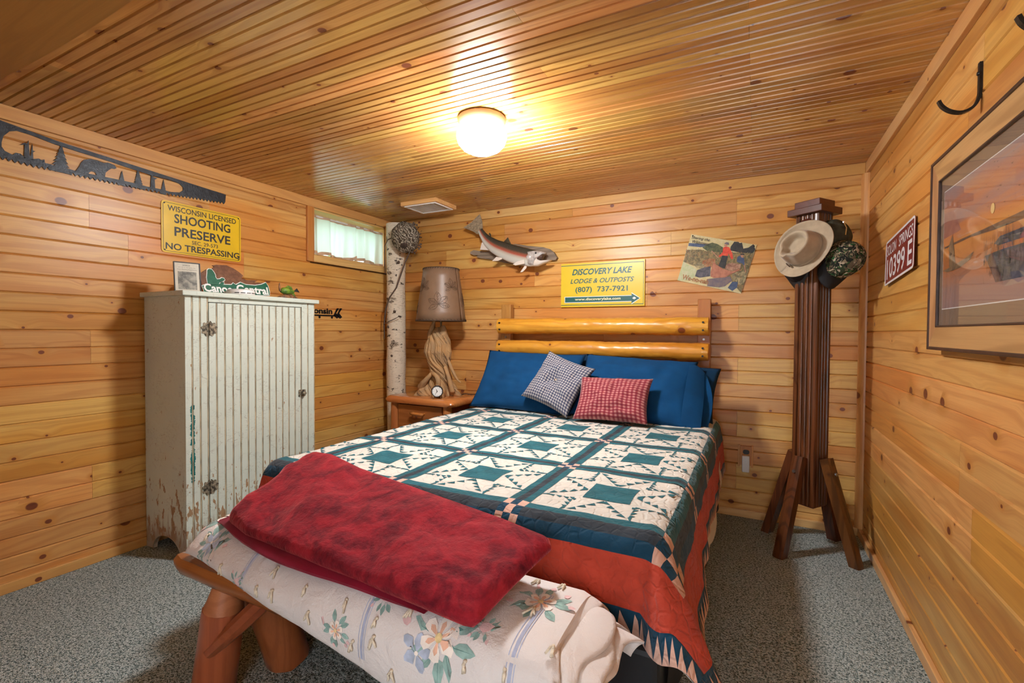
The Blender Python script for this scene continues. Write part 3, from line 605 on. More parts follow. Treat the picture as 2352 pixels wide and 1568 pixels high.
CANOE={"brown":[[-1.761,1.461],[-1.746,1.468],[-1.723,1.486],[-1.696,1.491],[-1.676,1.506],[-1.686,1.513],[-1.662,1.52],[-1.605,1.524],[-1.569,1.512],[-1.539,1.494],[-1.517,1.475],[-1.532,1.455],[-1.494,1.45],[-1.43,1.455],[-1.454,1.441],[-1.377,1.445],[-1.373,1.403],[-1.369,1.365],[-1.415,1.36],[-1.459,1.362],[-1.759,1.357],[-1.761,1.418]],"hull":[[-1.762,1.394],[-1.737,1.403],[-1.599,1.413],[-1.588,1.424],[-1.573,1.415],[-1.543,1.432],[-1.513,1.421],[-1.455,1.422],[-1.414,1.431],[-1.381,1.446],[-1.371,1.426],[-1.369,1.388],[-1.373,1.369],[-1.455,1.365],[-1.606,1.355],[-1.757,1.354]],"man":[[-1.732,1.398],[-1.73,1.441],[-1.723,1.466],[-1.72,1.482],[-1.71,1.491],[-1.696,1.49],[-1.686,1.475],[-1.681,1.46],[-1.683,1.45],[-1.676,1.437],[-1.659,1.44],[-1.648,1.448],[-1.636,1.446],[-1.633,1.438],[-1.641,1.431],[-1.666,1.42],[-1.671,1.409],[-1.656,1.421],[-1.642,1.426],[-1.642,1.412],[-1.659,1.407]]}
POSTER={"lake":[[0.001,0.189],[0.214,0.16],[0.35,0.149],[0.349,0.178],[0.199,0.233],[0.01,0.252]],"farbush":[[0.229,0.236],[0.274,0.166],[0.354,0.099],[0.436,0.11],[0.531,0.155],[0.566,0.253],[0.43,0.286],[0.33,0.291]],"trees":[[0.642,0.12],[0.672,0.009],[0.731,0.0],[0.756,0.018],[0.786,0.002],[0.831,0.114],[0.897,0.079],[0.945,0.003],[0.958,0.0],[1.0,0.091],[0.989,0.169],[0.832,0.208],[0.651,0.194]],"grass":[[0.001,0.339],[0.209,0.28],[0.33,0.291],[0.566,0.253],[0.83,0.199],[0.995,0.168],[1.0,0.668],[1.0,0.989],[0.741,0.734],[0.474,0.491],[0.289,0.66],[0.007,0.592]],"redbush":[[0.299,0.497],[0.387,0.424],[0.481,0.42],[0.492,0.575],[0.364,0.66],[0.285,0.641]],"water":[[0.007,0.592],[0.236,0.695],[0.285,0.783],[0.196,0.943],[0.0,1.0]],"dark":[[0.254,0.71],[0.356,0.622],[0.442,0.579],[0.478,0.779],[0.33,0.852],[0.252,0.844]],"refl":[[0.448,0.848],[0.769,0.706],[0.82,0.779],[0.719,0.959],[0.479,0.992]],"rock":[[0.785,0.938],[0.824,0.798],[0.904,0.784],[0.916,0.898],[0.865,0.983]],"pale":[[0.663,0.966],[0.777,0.901],[0.8,0.974],[0.669,0.994]],"canoe":[[0.463,0.474],[0.51,0.521],[0.638,0.585],[0.78,0.595],[0.878,0.51],[0.862,0.563],[0.761,0.669],[0.707,0.743],[0.541,0.801],[0.487,0.787],[0.466,0.692]],"cargo":[[0.652,0.552],[0.669,0.469],[0.744,0.43],[0.866,0.427],[0.876,0.501],[0.778,0.586],[0.671,0.576]],"shirt":[[0.539,0.163],[0.569,0.137],[0.624,0.134],[0.696,0.241],[0.733,0.347],[0.708,0.362],[0.643,0.254],[0.642,0.312],[0.566,0.321],[0.527,0.369],[0.514,0.343],[0.552,0.256]],"pants":[[0.56,0.322],[0.646,0.315],[0.656,0.571],[0.552,0.55]],"head":[[0.539,0.096],[0.579,0.087],[0.589,0.132],[0.556,0.145]],"hat":[[0.532,0.079],[0.562,0.043],[0.597,0.045],[0.612,0.094],[0.566,0.09]],"man2":[[0.783,0.296],[0.822,0.257],[0.885,0.298],[0.923,0.44],[0.875,0.406],[0.799,0.397]],"man2head":[[0.82,0.248],[0.859,0.239],[0.871,0.293],[0.837,0.292]],"man2hat":[[0.811,0.222],[0.865,0.209],[0.874,0.235],[0.817,0.249]],"paddle":[[0.376,0.27],[0.389,0.262],[0.514,0.373],[0.51,0.389]],"paddle2":[[0.864,0.294],[0.876,0.286],[0.969,0.552],[0.956,0.556]],"bush2":[[0.191,0.626],[0.249,0.54],[0.33,0.569],[0.355,0.653],[0.246,0.672]],"brush":[[0.792,0.65],[0.891,0.536],[0.998,0.535],[0.998,0.776],[0.938,0.842],[0.81,0.733]]}
PAINT={"image":[[-1.293,1.596],[-1.787,1.587],[-1.807,1.229],[-1.324,1.23]],"hill":[[-1.34,1.415],[-1.474,1.418],[-1.616,1.417],[-1.796,1.42],[-1.798,1.396],[-1.687,1.403],[-1.539,1.411],[-1.341,1.41]],"reed":[[-1.638,1.346],[-1.722,1.349],[-1.801,1.343],[-1.805,1.274],[-1.703,1.273]],"reed2":[[-1.689,1.369],[-1.72,1.382],[-1.798,1.382],[-1.8,1.354],[-1.713,1.361]],"boat":[[-1.325,1.343],[-1.408,1.349],[-1.5,1.357],[-1.567,1.369],[-1.543,1.351],[-1.468,1.337],[-1.372,1.335]],"man":[[-1.386,1.35],[-1.382,1.416],[-1.408,1.443],[-1.431,1.367],[-1.445,1.342]],"sun":[[-1.677,1.458]],"purple":[[-1.303,1.521],[-1.409,1.512],[-1.472,1.445],[-1.311,1.442]],"cloud":[[-1.742,1.526],[-1.79,1.525],[-1.792,1.501]]}

# ---------------------------------------------------------------- bed
XL, XR, YF, ZT, RQ = 1.15, 2.68, -2.10, 0.64, 0.06
bed = thing('bed', (1.865, -1.1, 0), 'queen bed with a two-log honey headboard against the back wall', 'bed')
MB().box(XL+0.012, XR-0.012, YF+0.012, -0.19, 0.36, 0.625, 0.05).build('mattress', 'sheet', bed, smooth=True, sharp=60)
MB().box(XL+0.02, XR-0.02, YF+0.02, -0.19, 0.16, 0.357, 0.015).build('box_spring', 'black', bed)
mb = MB(); mb.grid(40, 4, lambda u, v: (XR-0.004+0.012*math.sin(u*30)*(1-v), -0.30-1.7*u, 0.16+0.2*v))
mb.build('bed_skirt', 'blackcloth', bed, smooth=True, recalc=False)
mb = MB(); mb.grid(40, 8, lambda u, v: (XR+0.012+0.012*math.sin(u*17)*(1-v), -0.35-0.95*u, 0.245+0.05*math.sin(u*7+1.2)+0.035*math.sin(u*19)+(0.36-0.245)*v))
mb.build('sheet_edge', 'sheet', bed, smooth=True, recalc=False)['label'] = 'white sheet showing below the quilt'
for x in (1.2, 2.53):
    for yy in (-0.35, -1.95): MB().box(x-0.03, x+0.03, yy-0.03, yy+0.03, 0, 0.158).build('leg', 'black_metal', bed)
for x0, x1, zt in ((1.125, 1.205, 1.352), (2.53, 2.606, 1.357)): MB().box(x0, x1, -0.075, -0.02, 0.0, zt, 0.004).build('headboard_post', 'post_z', bed)
for zc, r, sd in ((1.186, 0.056, 1), (1.028, 0.055, 2)):
    mb = MB(); path = [(1.137+1.463*k/70, -0.122+0.003*nz(k*0.2, sd, 4), zc+0.004*nz(k*0.13, sd)) for k in range(71)]
    path = [(1.133, -0.122, zc)]+path+[(2.604, -0.122, zc)]
    rad = [r*0.86]+[r*(1+0.04*nz(k*0.15, 5.1*sd)+0.02*nz(k*0.6, 2.1*sd)) for k in range(71)]+[r*0.86]
    mb.tube(path, rad, 26, wob=0.085); mb.build('headboard_log', 'honey_x', bed, smooth=True, sharp=50)
    for x in (1.165, 2.572):
        for dz in (-0.024, 0.024): MB().lathe([(0.0001, -0.183), (0.006, -0.183), (0.006, -0.15)], (x, 0, zc+dz), 8, 'Y').build('bolt', 'black_metal', bed)
for x in (1.165, 2.568): MB().lathe([(0.0001, -0.079), (0.007, -0.079), (0.007, -0.07)], (x, 0, 1.105), 8, 'Y').build('screw_cap', 'steel', bed)

# ---------------------------------------------------------------- quilt
def drape(s, t):
    a = max(0.0, s-(XR-RQ), (XL+RQ)-s); sx = 1 if s > 1.8 else -1; b = max(0.0, (YF+RQ)-t)
    px = min(max(s, XL+RQ), XR-RQ); py = max(t, YF+RQ); rho = math.hypot(a, b)
    bump = 0.004*nz(s*7, t*7)+0.0025*nz(s*19, t*19)
    if rho < 1e-6: return Vector((px, py, ZT+bump))
    th = math.atan2(b, a); ft = max(0.0, min(1.0, (-1.35-t)/0.65)) if sx > 0 else 0.0; kr = (0.09+0.22*ft)*math.cos(th)**2+0.12*math.sin(th)**2
    kd = 0.78 if sx > 0 else 0.30; k = kr+(kd-kr)*math.sin(2*th)**2
    pe = PI/2-math.asin(k)
    if rho < RQ*pe: ph = rho/RQ; h = RQ*math.sin(ph); d = RQ*(1-math.cos(ph))
    else: h = RQ*math.sin(pe)+(rho-RQ*pe)*k; d = RQ*(1-math.cos(pe))+(rho-RQ*pe)*math.sqrt(1-k*k)
    al = (t if a > b else s); g = max(0.0, min(1.0, (rho-0.07)/0.2))
    w = g*(0.005*math.sin(al*13+2*math.sin(al*4))+0.0025*math.sin(al*31+1))*(1-0.6*math.sin(2*th)**2) + g*0.03*math.sin(th*6)*math.sin(2*th)
    return Vector((px+sx*a/rho*(h*(1-0.28*math.sin(2*th)**2)+w+bump), py-b/rho*(h+w+bump), ZT-d+bump*(1-g)))
def dnorm(s, t):
    e = 0.004; n = (drape(s+e, t)-drape(s-e, t)).cross(drape(s, t+e)-drape(s, t-e))
    return n.normalized() if n.length > 1e-12 else Vector((0,0,1))
class Patch:
    def __init__(s, off=0.0032): s.idx = {}; s.st = []; s.f = []; s.mi = []; s.off = off
    def vid(s, p):
        k = (round(p[0], 4), round(p[1], 4))
        if k not in s.idx: s.idx[k] = len(s.st); s.st.append(p)
        return s.idx[k]
    def tri(s, a, b, c, mi, mx):
        if (b[0]-a[0])*(c[1]-a[1])-(b[1]-a[1])*(c[0]-a[0]) < 0: b, c = c, b
        ls = sorted((((a[0]-b[0])**2+(a[1]-b[1])**2, 0), ((b[0]-c[0])**2+(b[1]-c[1])**2, 1), ((c[0]-a[0])**2+(c[1]-a[1])**2, 2)))
        if ls[2][0] < mx*mx: s.f.append((s.vid(a), s.vid(b), s.vid(c))); s.mi.append(mi); return
        if ls[2][1] == 1: a, b, c = b, c, a
        elif ls[2][1] == 2: a, b, c = c, a, b
        m = ((a[0]+b[0])/2, (a[1]+b[1])/2); s.tri(a, m, c, mi, mx); s.tri(m, b, c, mi, mx)
    def poly(s, pts, mi=0, mx=0.024):
        for k in range(1, len(pts)-1): s.tri(pts[0], pts[k], pts[k+1], mi, mx)
    def rect(s, x0, x1, y0, y1, mi=0, mx=0.024): s.poly([(x0,y0), (x1,y0), (x1,y1), (x0,y1)], mi, mx)
    def build(s, name, mats, parent, surf=drape, nrm=dnorm):
        mb = MB(); mb.v = [surf(*p)+nrm(*p)*(s.off if surf is not drape or p[0] > XR-RQ or p[0] < XL+RQ or p[1] < YF+RQ else s.off*0.4) for p in s.st]; mb.f = s.f; mb.mi = s.mi
        return mb.build(name, mats, parent, smooth=True, recalc=False)
SP, SW = 0.457, 0.070; BK = SP-SW; BW = 0.12
scx = [1.323, 1.780, 2.237]; tcy = [-1.577, -1.120, -0.663]
bx = [(scx[0]-SW/2-BK, scx[0]-SW/2)]+[(c+SW/2, c+SW/2+BK) for c in scx]
by = [(tcy[0]-SW/2-BK, tcy[0]-SW/2)]+[(c+SW/2, c+SW/2+BK) for c in tcy]
S0, S1, T0, T1 = bx[0][0], bx[3][1], by[0][0], -0.215
RB, HB = 0.125, 0.055
quilt = thing('quilt', (1.86, -1.2, 0.64), 'white and teal feathered-star patchwork quilt spread over the bed', 'quilt')
ga, gb = S0-BW-RB-HB, S1+BW+RB+HB; gc = T0-BW-RB-HB
mb = MB(); mb.grid(int((gb-ga)/0.016), int((T1-gc)/0.016), lambda u, v: drape(ga+(gb-ga)*u, gc+(T1-gc)*v)); mb.build('ground_cloth', 'q_white', quilt, smooth=True, recalc=False)
# red border
for x0, x1, y0, y1 in ((S1+BW, S1+BW+RB, T0-BW-RB, T1), (S0-BW-RB, S0-BW, T0-BW-RB, T1), (S0-BW, S1+BW, T0-BW-RB, T0-BW)):
    p = Patch(0.003); p.rect(x0, x1, y0, y1, 0, 0.02); p.build('red_border', 'q_red', quilt)
# sawtooth hem
def hem(x0, x1, y0, y1, along_x, flip):
    p = Patch(0.0026); p.rect(x0, x1, y0, y1, 0, 0.02); p.build('hem_strip', 'q_navy', quilt)
    p = Patch(0.0044); L = (x1-x0) if along_x else (y1-y0); n = int(L/0.037); st = L/n
    for k in range(n):
        if along_x: a = x0+k*st; p.poly([(a, y0), (a+st, y0), (a+st*0.15, y1-0.006)], 0, 0.02)
        else:
            a = y0+k*st; xo, xi = (x1, x0+0.006) if flip else (x0, x1-0.006)
            p.poly([(xo, a), (xo, a+st*0.95), (xi, a+st*0.9)], 0, 0.02)
    p.build('sawtooth_triangles', 'q_pink', quilt)
hem(S1+BW+RB, gb, gc, T1, False, True); hem(ga, S0-BW-RB, gc, T1, False, False); hem(S0-BW-RB, S1+BW+RB, gc, T0-BW-RB, True, True)
# striped bands and checker squares of the border
def stripes(x0, x1, y0, y1, across, order):
    p = Patch()
    for k in range(3):
        a, b = k/3, (k+1)/3
        if across == 'x': p.rect(x0+(x1-x0)*a, x0+(x1-x0)*b, y0, y1, order[k])
        else: p.rect(x0, x1, y0+(y1-y0)*a, y0+(y1-y0)*b, order[k])
    p.build('striped_band', ['q_teal', 'q_dark', 'q_navy'], quilt)
def checker(x0, x1, y0, y1):
    p = Patch()
    for i in range(3):
        for j in range(3): p.rect(x0+(x1-x0)*i/3, x0+(x1-x0)*(i+1)/3, y0+(y1-y0)*j/3, y0+(y1-y0)*(j+1)/3, (i+j) % 2)
    p.build('checker_patch', ['q_pink', 'q_navy'], quilt)
for a, b in bx: stripes(a, b, T0-BW, T0, 'y', (2, 1, 0))
for a, b in by:
    stripes(S1, S1+BW, a, min(b, T1), 'x', (0, 1, 2)); stripes(S0-BW, S0, a, min(b, T1), 'x', (2, 1, 0))
for c in scx: checker(c-SW/2, c+SW/2, T0-BW, T0)
for c in tcy: checker(S1, S1+BW, c-SW/2, c+SW/2); checker(S0-BW, S0, c-SW/2, c+SW/2)
checker(S1, S1+BW, T0-BW, T0); checker(S0-BW, S0, T0-BW, T0)
for c in scx:
    for a, b in by: stripes(c-SW/2, c+SW/2, a, b, 'x', (0, 1, 0))
    for d in tcy: checker(c-SW/2, c+SW/2, d-SW/2, d+SW/2)
for d in tcy:
    for a, b in bx: stripes(a, b, d-SW/2, d+SW/2, 'y', (0, 1, 0))
def star(cx, cy):
    p = Patch(); B = BK*0.5*1.04
    def P(u, v, q):
        for _ in range(q): u, v = -v, u
        return (cx+u*B, cy+v*B)
    c = 0.36
    p.poly([P(a, b, 0) for a, b in ((-c,-c), (0,-c*0.93), (c,-c), (c*0.93,0), (c,c), (0,c*0.93), (-c,c), (-c*0.93,0))])
    for q in range(4):
        for m in (-1, 1):
            f = lambda u, v: P(u*m, v, q); n = 4
            for k in range(n):                                                             # feathers up both legs of each star point
                t0, t1 = k/n, (k+0.9)/n
                ax, ay = 0.02+(0.44-0.02)*t0, c+0.02+(0.88-c)*t0; bx_, by_ = 0.02+(0.44-0.02)*t1, c+0.02+(0.88-c)*t1
                p.poly([f(ax, ay), f(bx_, by_), f(ax-0.05, ay+0.085)])
                yy0, yy1 = c+0.06+(0.82-c)*t0, c+0.06+(0.82-c)*t1
                p.poly([f(0.46, yy0), f(0.46, yy1), f(0.54, yy0+0.01)])
            p.poly([f(0.45, 0.87), f(0.50, 0.80), f(0.51, 1.0)])
    p.build('star_patch', 'q_teal', quilt)
for a, b in bx:
    for c, d in by: star((a+b)/2, (c+d)/2)

# ---------------------------------------------------------------- pillows and cushions
def pillow(w, h, th, mtx, nu=36, nv=28, p=2.4, ex=0.5, pinch=0.06, wr=0.020, seed=0.0, tuft=0.0):
    mb = MB()
    for side in (1, -1):
        def fn(u, v, side=side):
            a, b = u*2-1, v*2-1
            x = w/2*a*(1-pinch*(1-b*b)); y = h/2*b*(1-pinch*(1-a*a))
            f = max(0.0, (1-abs(a)**p)*(1-abs(b)**p))**ex
            z = side*th/2*f
            if tuft and side > 0: z -= tuft*math.exp(-((x*x+y*y)/(0.05**2)))
            z += wr*f*(nz(a*2.3+seed, b*2.3, side*3)+0.55*nz(a*5+seed, b*5, side*7)+0.35*nz(a*3+b*8+seed, b*3-a*2, side*9))
            return mtx @ Vector((x, y, z))
        mb.grid(nu, nv, fn, uv=True)
    return mb
def frame(c, X, Y):
    X = Vector(X).normalized(); Y = Vector(Y); Y = (Y-X*Y.dot(X)).normalized(); Z = X.cross(Y)
    return Matrix(((X.x, Y.x, Z.x, c[0]), (X.y, Y.y, Z.y, c[1]), (X.z, Y.z, Z.z, c[2]), (0,0,0,1)))
def put_pillow(name, mat, label, cat, mtx, w, h, th, group=None, flap=None, **kw):
    mb = pillow(w, h, th, mtx, **kw); loc = mtx.translation
    root = thing(name, loc, label, cat, group); o = mb.build('cover', mat, root, smooth=True)
    bm = bmesh.new(); bm.from_mesh(o.data); bmesh.ops.remove_doubles(bm, verts=bm.verts, dist=1e-5); bmesh.ops.recalc_face_normals(bm, faces=bm.faces); bm.to_mesh(o.data); bm.free()
    if flap:
        sgn, ln = flap; f = MB()
        def sleeve(u, v):
            an = 2*PI*v; k = u; rz = (0.050*(1-0.55*k)+0.012*k*math.sin(an*3+1))
            y = h*0.455*math.cos(an)*(1+0.05*k*math.sin(an*2+1)); x = w*0.44+(ln+0.05)*k*(1-0.22*math.sin(an+0.6))*(1-0.10*math.cos(2*an))
            return mtx @ Vector((sgn*x, y-0.045*k*k*abs(math.cos(an)), rz*math.sin(an)-0.03*k*k))
        f.grid(12, 40, sleeve)
        f.build('open_hem', mat, root, smooth=True, recalc=False)
    return root
put_pillow('bed_pillow', 'navy_pillow', 'dark navy pillow behind the left blue pillow', 'pillow', frame((1.535, -0.315, 0.815), (1,0,0), (0,0.36,0.93)), 0.74, 0.40, 0.12, 'blue bed pillows', seed=1)
put_pillow('bed_pillow', 'navy_pillow', 'dark navy pillow behind the right blue pillow, nearer the coat stand', 'pillow', frame((2.29, -0.315, 0.79), (1,0.02,-0.08), (0,0.36,0.93)), 0.76, 0.38, 0.13, 'blue bed pillows', seed=2, wr=0.02)
put_pillow('bed_pillow', 'blue_pillow', 'bright blue pillow on the lamp side of the bed', 'pillow', frame((1.52, -0.445, 0.822), (1,0.0,-0.02), (0,0.58,0.82)), 0.72, 0.45, 0.15, 'blue bed pillows', seed=3)
put_pillow('bed_pillow', 'blue_pillow', 'bright blue pillow on the coat stand side of the bed', 'pillow', frame((2.215, -0.45, 0.815), (1,-0.03,-0.04), (0,0.60,0.80)), 0.68, 0.44, 0.16, 'blue bed pillows', seed=4, flap=(1, 0.055), wr=0.018)
ca, sa = math.cos(math.radians(-20)), math.sin(math.radians(-20))
lean = Vector((0, 0.52, 0.85))
gc_ = put_pillow('throw_cushion', 'ging_grey', 'square navy and cream checked cushion with a button, tilted on its corner', 'cushion', frame((1.79, -0.575, 0.838), Vector((1,0,0))*ca+lean*sa, lean*ca-Vector((1,0,0))*sa), 0.345, 0.345, 0.12, 'checked cushions', seed=5, pinch=0.09, tuft=0.03)
mtx = frame((1.79, -0.575, 0.838), Vector((1,0,0))*ca+lean*sa, lean*ca-Vector((1,0,0))*sa)
mb = MB().lathe([(0.0001, 0.042), (0.007, 0.042), (0.011, 0.037), (0.011, 0.028)], (0,0,0), 14).xf(mtx); mb.build('button', 'chrome', gc_, smooth=True)['label'] = 'shiny round button'
rc = put_pillow('throw_cushion', 'ging_red', 'small red and cream checked rectangular cushion lying against the blue pillow', 'cushion', frame((2.15, -0.655, 0.772), (1,-0.02,0.02), (0.02,0.55,0.83)), 0.42, 0.275, 0.13, 'checked cushions', seed=6, pinch=0.08)

# ---------------------------------------------------------------- log bench
bench = thing('log_bench', (1.9, -2.29, 0), 'red-stained half-log bench at the foot of the bed', 'bench')
def dsec(x, y0, y1, zt, dep, j):
    pts = [(x, y0+0.012, zt), (x, y1-0.012, zt), (x, y1, zt-0.012)]
    for k in range(9):
        a = PI*k/8; pts.append((x, (y0+y1)/2+(y1-y0)/2*math.cos(a)*(1+0.03*nz(x*5, k*0.8, j)), zt-0.028-dep*math.sin(a)*(1+0.12*nz(x*4, k*0.6, j+3))))
    pts.append((x, y0, zt-0.012)); return pts
mb = MB(); rings = []
for k in range(25):
    x = 1.192+1.360*k/24; ins = 0.02 if k in (0, 24) else 0.0
    rings.append(dsec(x, -2.432+ins+0.012*nz(x*3, 1), -2.135-ins, 0.42-ins*0.3, 0.055-ins, 2.0))
mb.loft(rings); mb.build('seat', 'red_x', bench, smooth=True, sharp=45)
for top, bot, r in (((1.425,-2.385,0.345), (1.385,-2.405,0.0), 0.060), ((1.375,-2.25,0.33), (1.43,-2.165,0.0), 0.066), ((2.43,-2.385,0.345), (2.47,-2.405,0.0), 0.060), ((2.43,-2.24,0.33), (2.45,-2.17,0.0), 0.064)):
    a, b = Vector(top), Vector(bot); d = (a-b)
    path = [b+d*t for t in (0.0, 0.03, 0.2, 0.4, 0.6, 0.8, 0.86)]
    mb = MB().tube(path, [r*1.0, r*1.03, r*1.03, r*1.01, r, r*0.97, r*0.95], 18, wob=0.06)
    leg = mb.build('leg', 'red_z', bench, smooth=True, sharp=50)
    mb = MB().tube([b+d*0.855, b+d*0.93, b+d*1.06], [r*0.945, r*0.80, r*0.60], 18); mb.build('tenon', 'endgrain', leg, smooth=True, sharp=50)
for p0, p1 in (((1.425,-2.435,0.185), (1.585,-2.34,0.36)), ((2.45,-2.36,0.185), (2.26,-2.31,0.365))):
    a, b = Vector(p0), Vector(p1); MB().tube([a+(b-a)*t for t in (0, .25, .5, .75, 1)], [0.020, 0.025, 0.027, 0.027, 0.026], 8, wob=0.12).build('brace', 'red_x', bench)

# ---------------------------------------------------------------- floral comforter folded over the bench
def crom(pts, n):
    out = []; P = [pts[0]]+list(pts)+[pts[-1]]
    for i in range(1, len(P)-2):
        for k in range(n):
            t = k/n; p0, p1, p2, p3 = P[i-1], P[i], P[i+1], P[i+2]
            out.append(tuple(0.5*((2*p1[c])+(-p0[c]+p2[c])*t+(2*p0[c]-5*p1[c]+4*p2[c]-p3[c])*t*t+(-p0[c]+3*p1[c]-3*p2[c]+p3[c])*t**3) for c in range(2)))
    out.append(tuple(pts[-1])); return out
def zb(x):
    pts = [(1.1,0.428), (1.45,0.425), (1.66,0.412), (1.86,0.387), (2.12,0.338), (2.4,0.29), (2.75,0.25)]
    for (a, b), (c, d) in zip(pts, pts[1:]):
        if x <= c: return b+(d-b)*(x-a)/(c-a)
    return 0.25
def cprofile(x):
    e = min(1.0, max(0.0, (x-1.262)/0.06)); e = math.sqrt(1-(1-e)**2); z0 = zb(x); th = 0.045+0.058*e; yf = -0.012*(1-e)
    top = 0.424+th; yo = 0.05*max(0.0, 1-(x-1.27)/0.40); w = 0.006*nz(x*6, 3.3)+0.004*nz(x*15, 1.1)
    c = [(-2.437, z0), (-2.464-yf*-1+w, z0+0.018), (-2.474+(1-e)*0.02+w, (z0+top)/2-0.01), (-2.458+(1-e)*0.02+w, top-0.04), (-2.415, top-0.008+w), (-2.33, top+0.004), (-2.21, top+w), (-2.15, top-0.02), (-2.128, top-0.05), (-2.13, 0.428)]
    c = [(a+(yo if i < 5 else yo*0.5 if i < 6 else 0), b) for i, (a, b) in enumerate(c)]
    return crom(c, 5)
def csurf(x, q):
    pr = cprofile(x); cr = min(range(len(pr)), key=lambda i: abs(pr[i][0]+2.44)+ (0 if pr[i][1] > 0.45 else 5)); i = cr; acc = 0.0
    stp = 1 if q > 0 else -1; q = abs(q)
    while 0 <= i+stp < len(pr):
        a, b = pr[i], pr[i+stp]; l = math.hypot(b[0]-a[0], b[1]-a[1])
        if acc+l >= q: f = (q-acc)/max(l, 1e-6); return Vector((x, a[0]+(b[0]-a[0])*f, a[1]+(b[1]-a[1])*f))
        acc += l; i += stp
    return Vector((x, pr[i][0], pr[i][1]))
def cnorm(x, q):
    e = 0.006; n = (csurf(x+e, q)-csurf(x-e, q)).cross(csurf(x, q+e)-csurf(x, q-e)); return n.normalized() if n.length > 1e-9 else Vector((0,-1,0))
comf = thing('comforter', (1.9, -2.3, 0.424), 'white floral tied comforter folded lengthwise over the log bench', 'comforter')
mb = MB(); rings = []
for k in range(73):
    x = 1.262+1.248*k/72; pr = cprofile(x); yo = 0.05*max(0.0, 1-(x-1.27)/0.40)
    if k == 72: pr = [(a+(-2.30-a)*0.05, b+(0.424-b)*0.05) for a, b in pr]; x += 0.006
    rings.append([(x, a, b) for a, b in pr]+[(x, -2.2, 0.4235), (x, -2.30, 0.4235), (x, -2.41+yo, 0.4228), (x, -2.4365+yo, min(0.423, zb(x)+0.006)), (x, -2.4368+yo, min(0.4225, zb(x)+0.001))])
mb.loft(rings); mb.build('folded_body', 'floral', comf, smooth=True, sharp=70)
# loose layers turned down over the free end
for j, xe in enumerate((2.54, 2.575, 2.605, 2.625)):
    def lay(u, v, xe=xe, j=j):
        pr = cprofile(2.5); f = v*(len(pr)-1); i0 = min(int(f), len(pr)-2); f -= i0
        y = pr[i0][0]+(pr[i0+1][0]-pr[i0][0])*f; z = pr[i0][1]+(pr[i0+1][1]-pr[i0][1])*f
        ins = -0.004-0.019*j; cy, cz = -2.30, 0.424; r = math.hypot(y-cy, z-cz); k = 1+ins/max(r, 0.05)
        y = cy+(y-cy)*k; z = cz+(z-cz)*k
        x = 2.42+(xe-2.42+0.014*math.sin(v*9+j*2.2)+0.008*math.sin(v*21+j))*u
        e = max(0.0, u-0.55)/0.45
        return Vector((x, y+0.006*math.sin(v*14+j)*e, z-0.018*e*e*(1 if v > 0.35 else 0.2)+0.005*math.sin(v*17+j*1.3)*e))
    mb = MB(); mb.grid(18, 60, lay); o = mb.build('loose_fold', 'floral', comf, smooth=True, recalc=False)
    sm = o.modifiers.new('thickness', 'SOLIDIFY'); sm.thickness = 0.005; sm.offset = -1
def fl(p, kind, cx, cq, r, rot=0.0):
    def at(a, rr): return (cx+rr*math.cos(a), cq+rr*math.sin(a))
    if kind == 'flower':
        for k in range(6):
            a = rot+2*PI*k/6; pts = [at(a, r*0.12), at(a-0.42, r*0.62), at(a-0.30, r*0.95), at(a, r*1.02), at(a+0.30, r*0.95), at(a+0.42, r*0.62)]
            p['petal'].poly(pts, 0, 0.02)
            p['peach'].poly([at(a-0.30, r*0.15), at(a-0.22, r*0.58), at(a, r*0.74), at(a+0.22, r*0.58), at(a+0.30, r*0.15)], 0, 0.02)
        p['core'].poly([at(2*PI*k/10, r*0.20) for k in range(10)], 0, 0.02)
    if kind == 'blue':
        for k in range(5):
            a = rot+2*PI*k/5; p['blue'].poly([at(a, r*0.06), at(a-0.50, r*0.6), at(a-0.2, r*0.95), at(a, r*1.05), at(a+0.25, r*0.9), at(a+0.5, r*0.6)], 0, 0.02)
        p['petal'].poly([at(2*PI*k/8, r*0.13) for k in range(8)], 0, 0.02)
    if kind == 'leaf':
        d = (math.cos(rot), math.sin(rot)); n = (-d[1], d[0])
        def L(t, w): return (cx+d[0]*r*t+n[0]*r*w, cq+d[1]*r*t+n[1]*r*w)
        p['leaf'].poly([L(0,0), L(0.25,0.2), L(0.55,0.24), L(0.85,0.1), L(1,0), L(0.8,-0.14), L(0.5,-0.24), L(0.22,-0.17)], 0, 0.02)
        p['line'].poly([L(-0.2,-0.012), L(0.95,0), L(-0.2,0.02)], 0, 0.02)
    if kind == 'bud': p['pink'].poly([at(rot+a, r*f) for a, f in ((0,1.3), (0.8,0.8), (1.8,0.7), (PI,0.6), (-1.8,0.7), (-0.8,0.8))], 0, 0.02)
LAY = (('leaf','f_leaf',0.0010), ('line','f_leaf2',0.0016), ('petal','f_petal',0.0020), ('peach','f_peach',0.0025), ('blue','f_blue',0.0018), ('pink','f_pink',0.0018), ('core','f_core',0.0030))
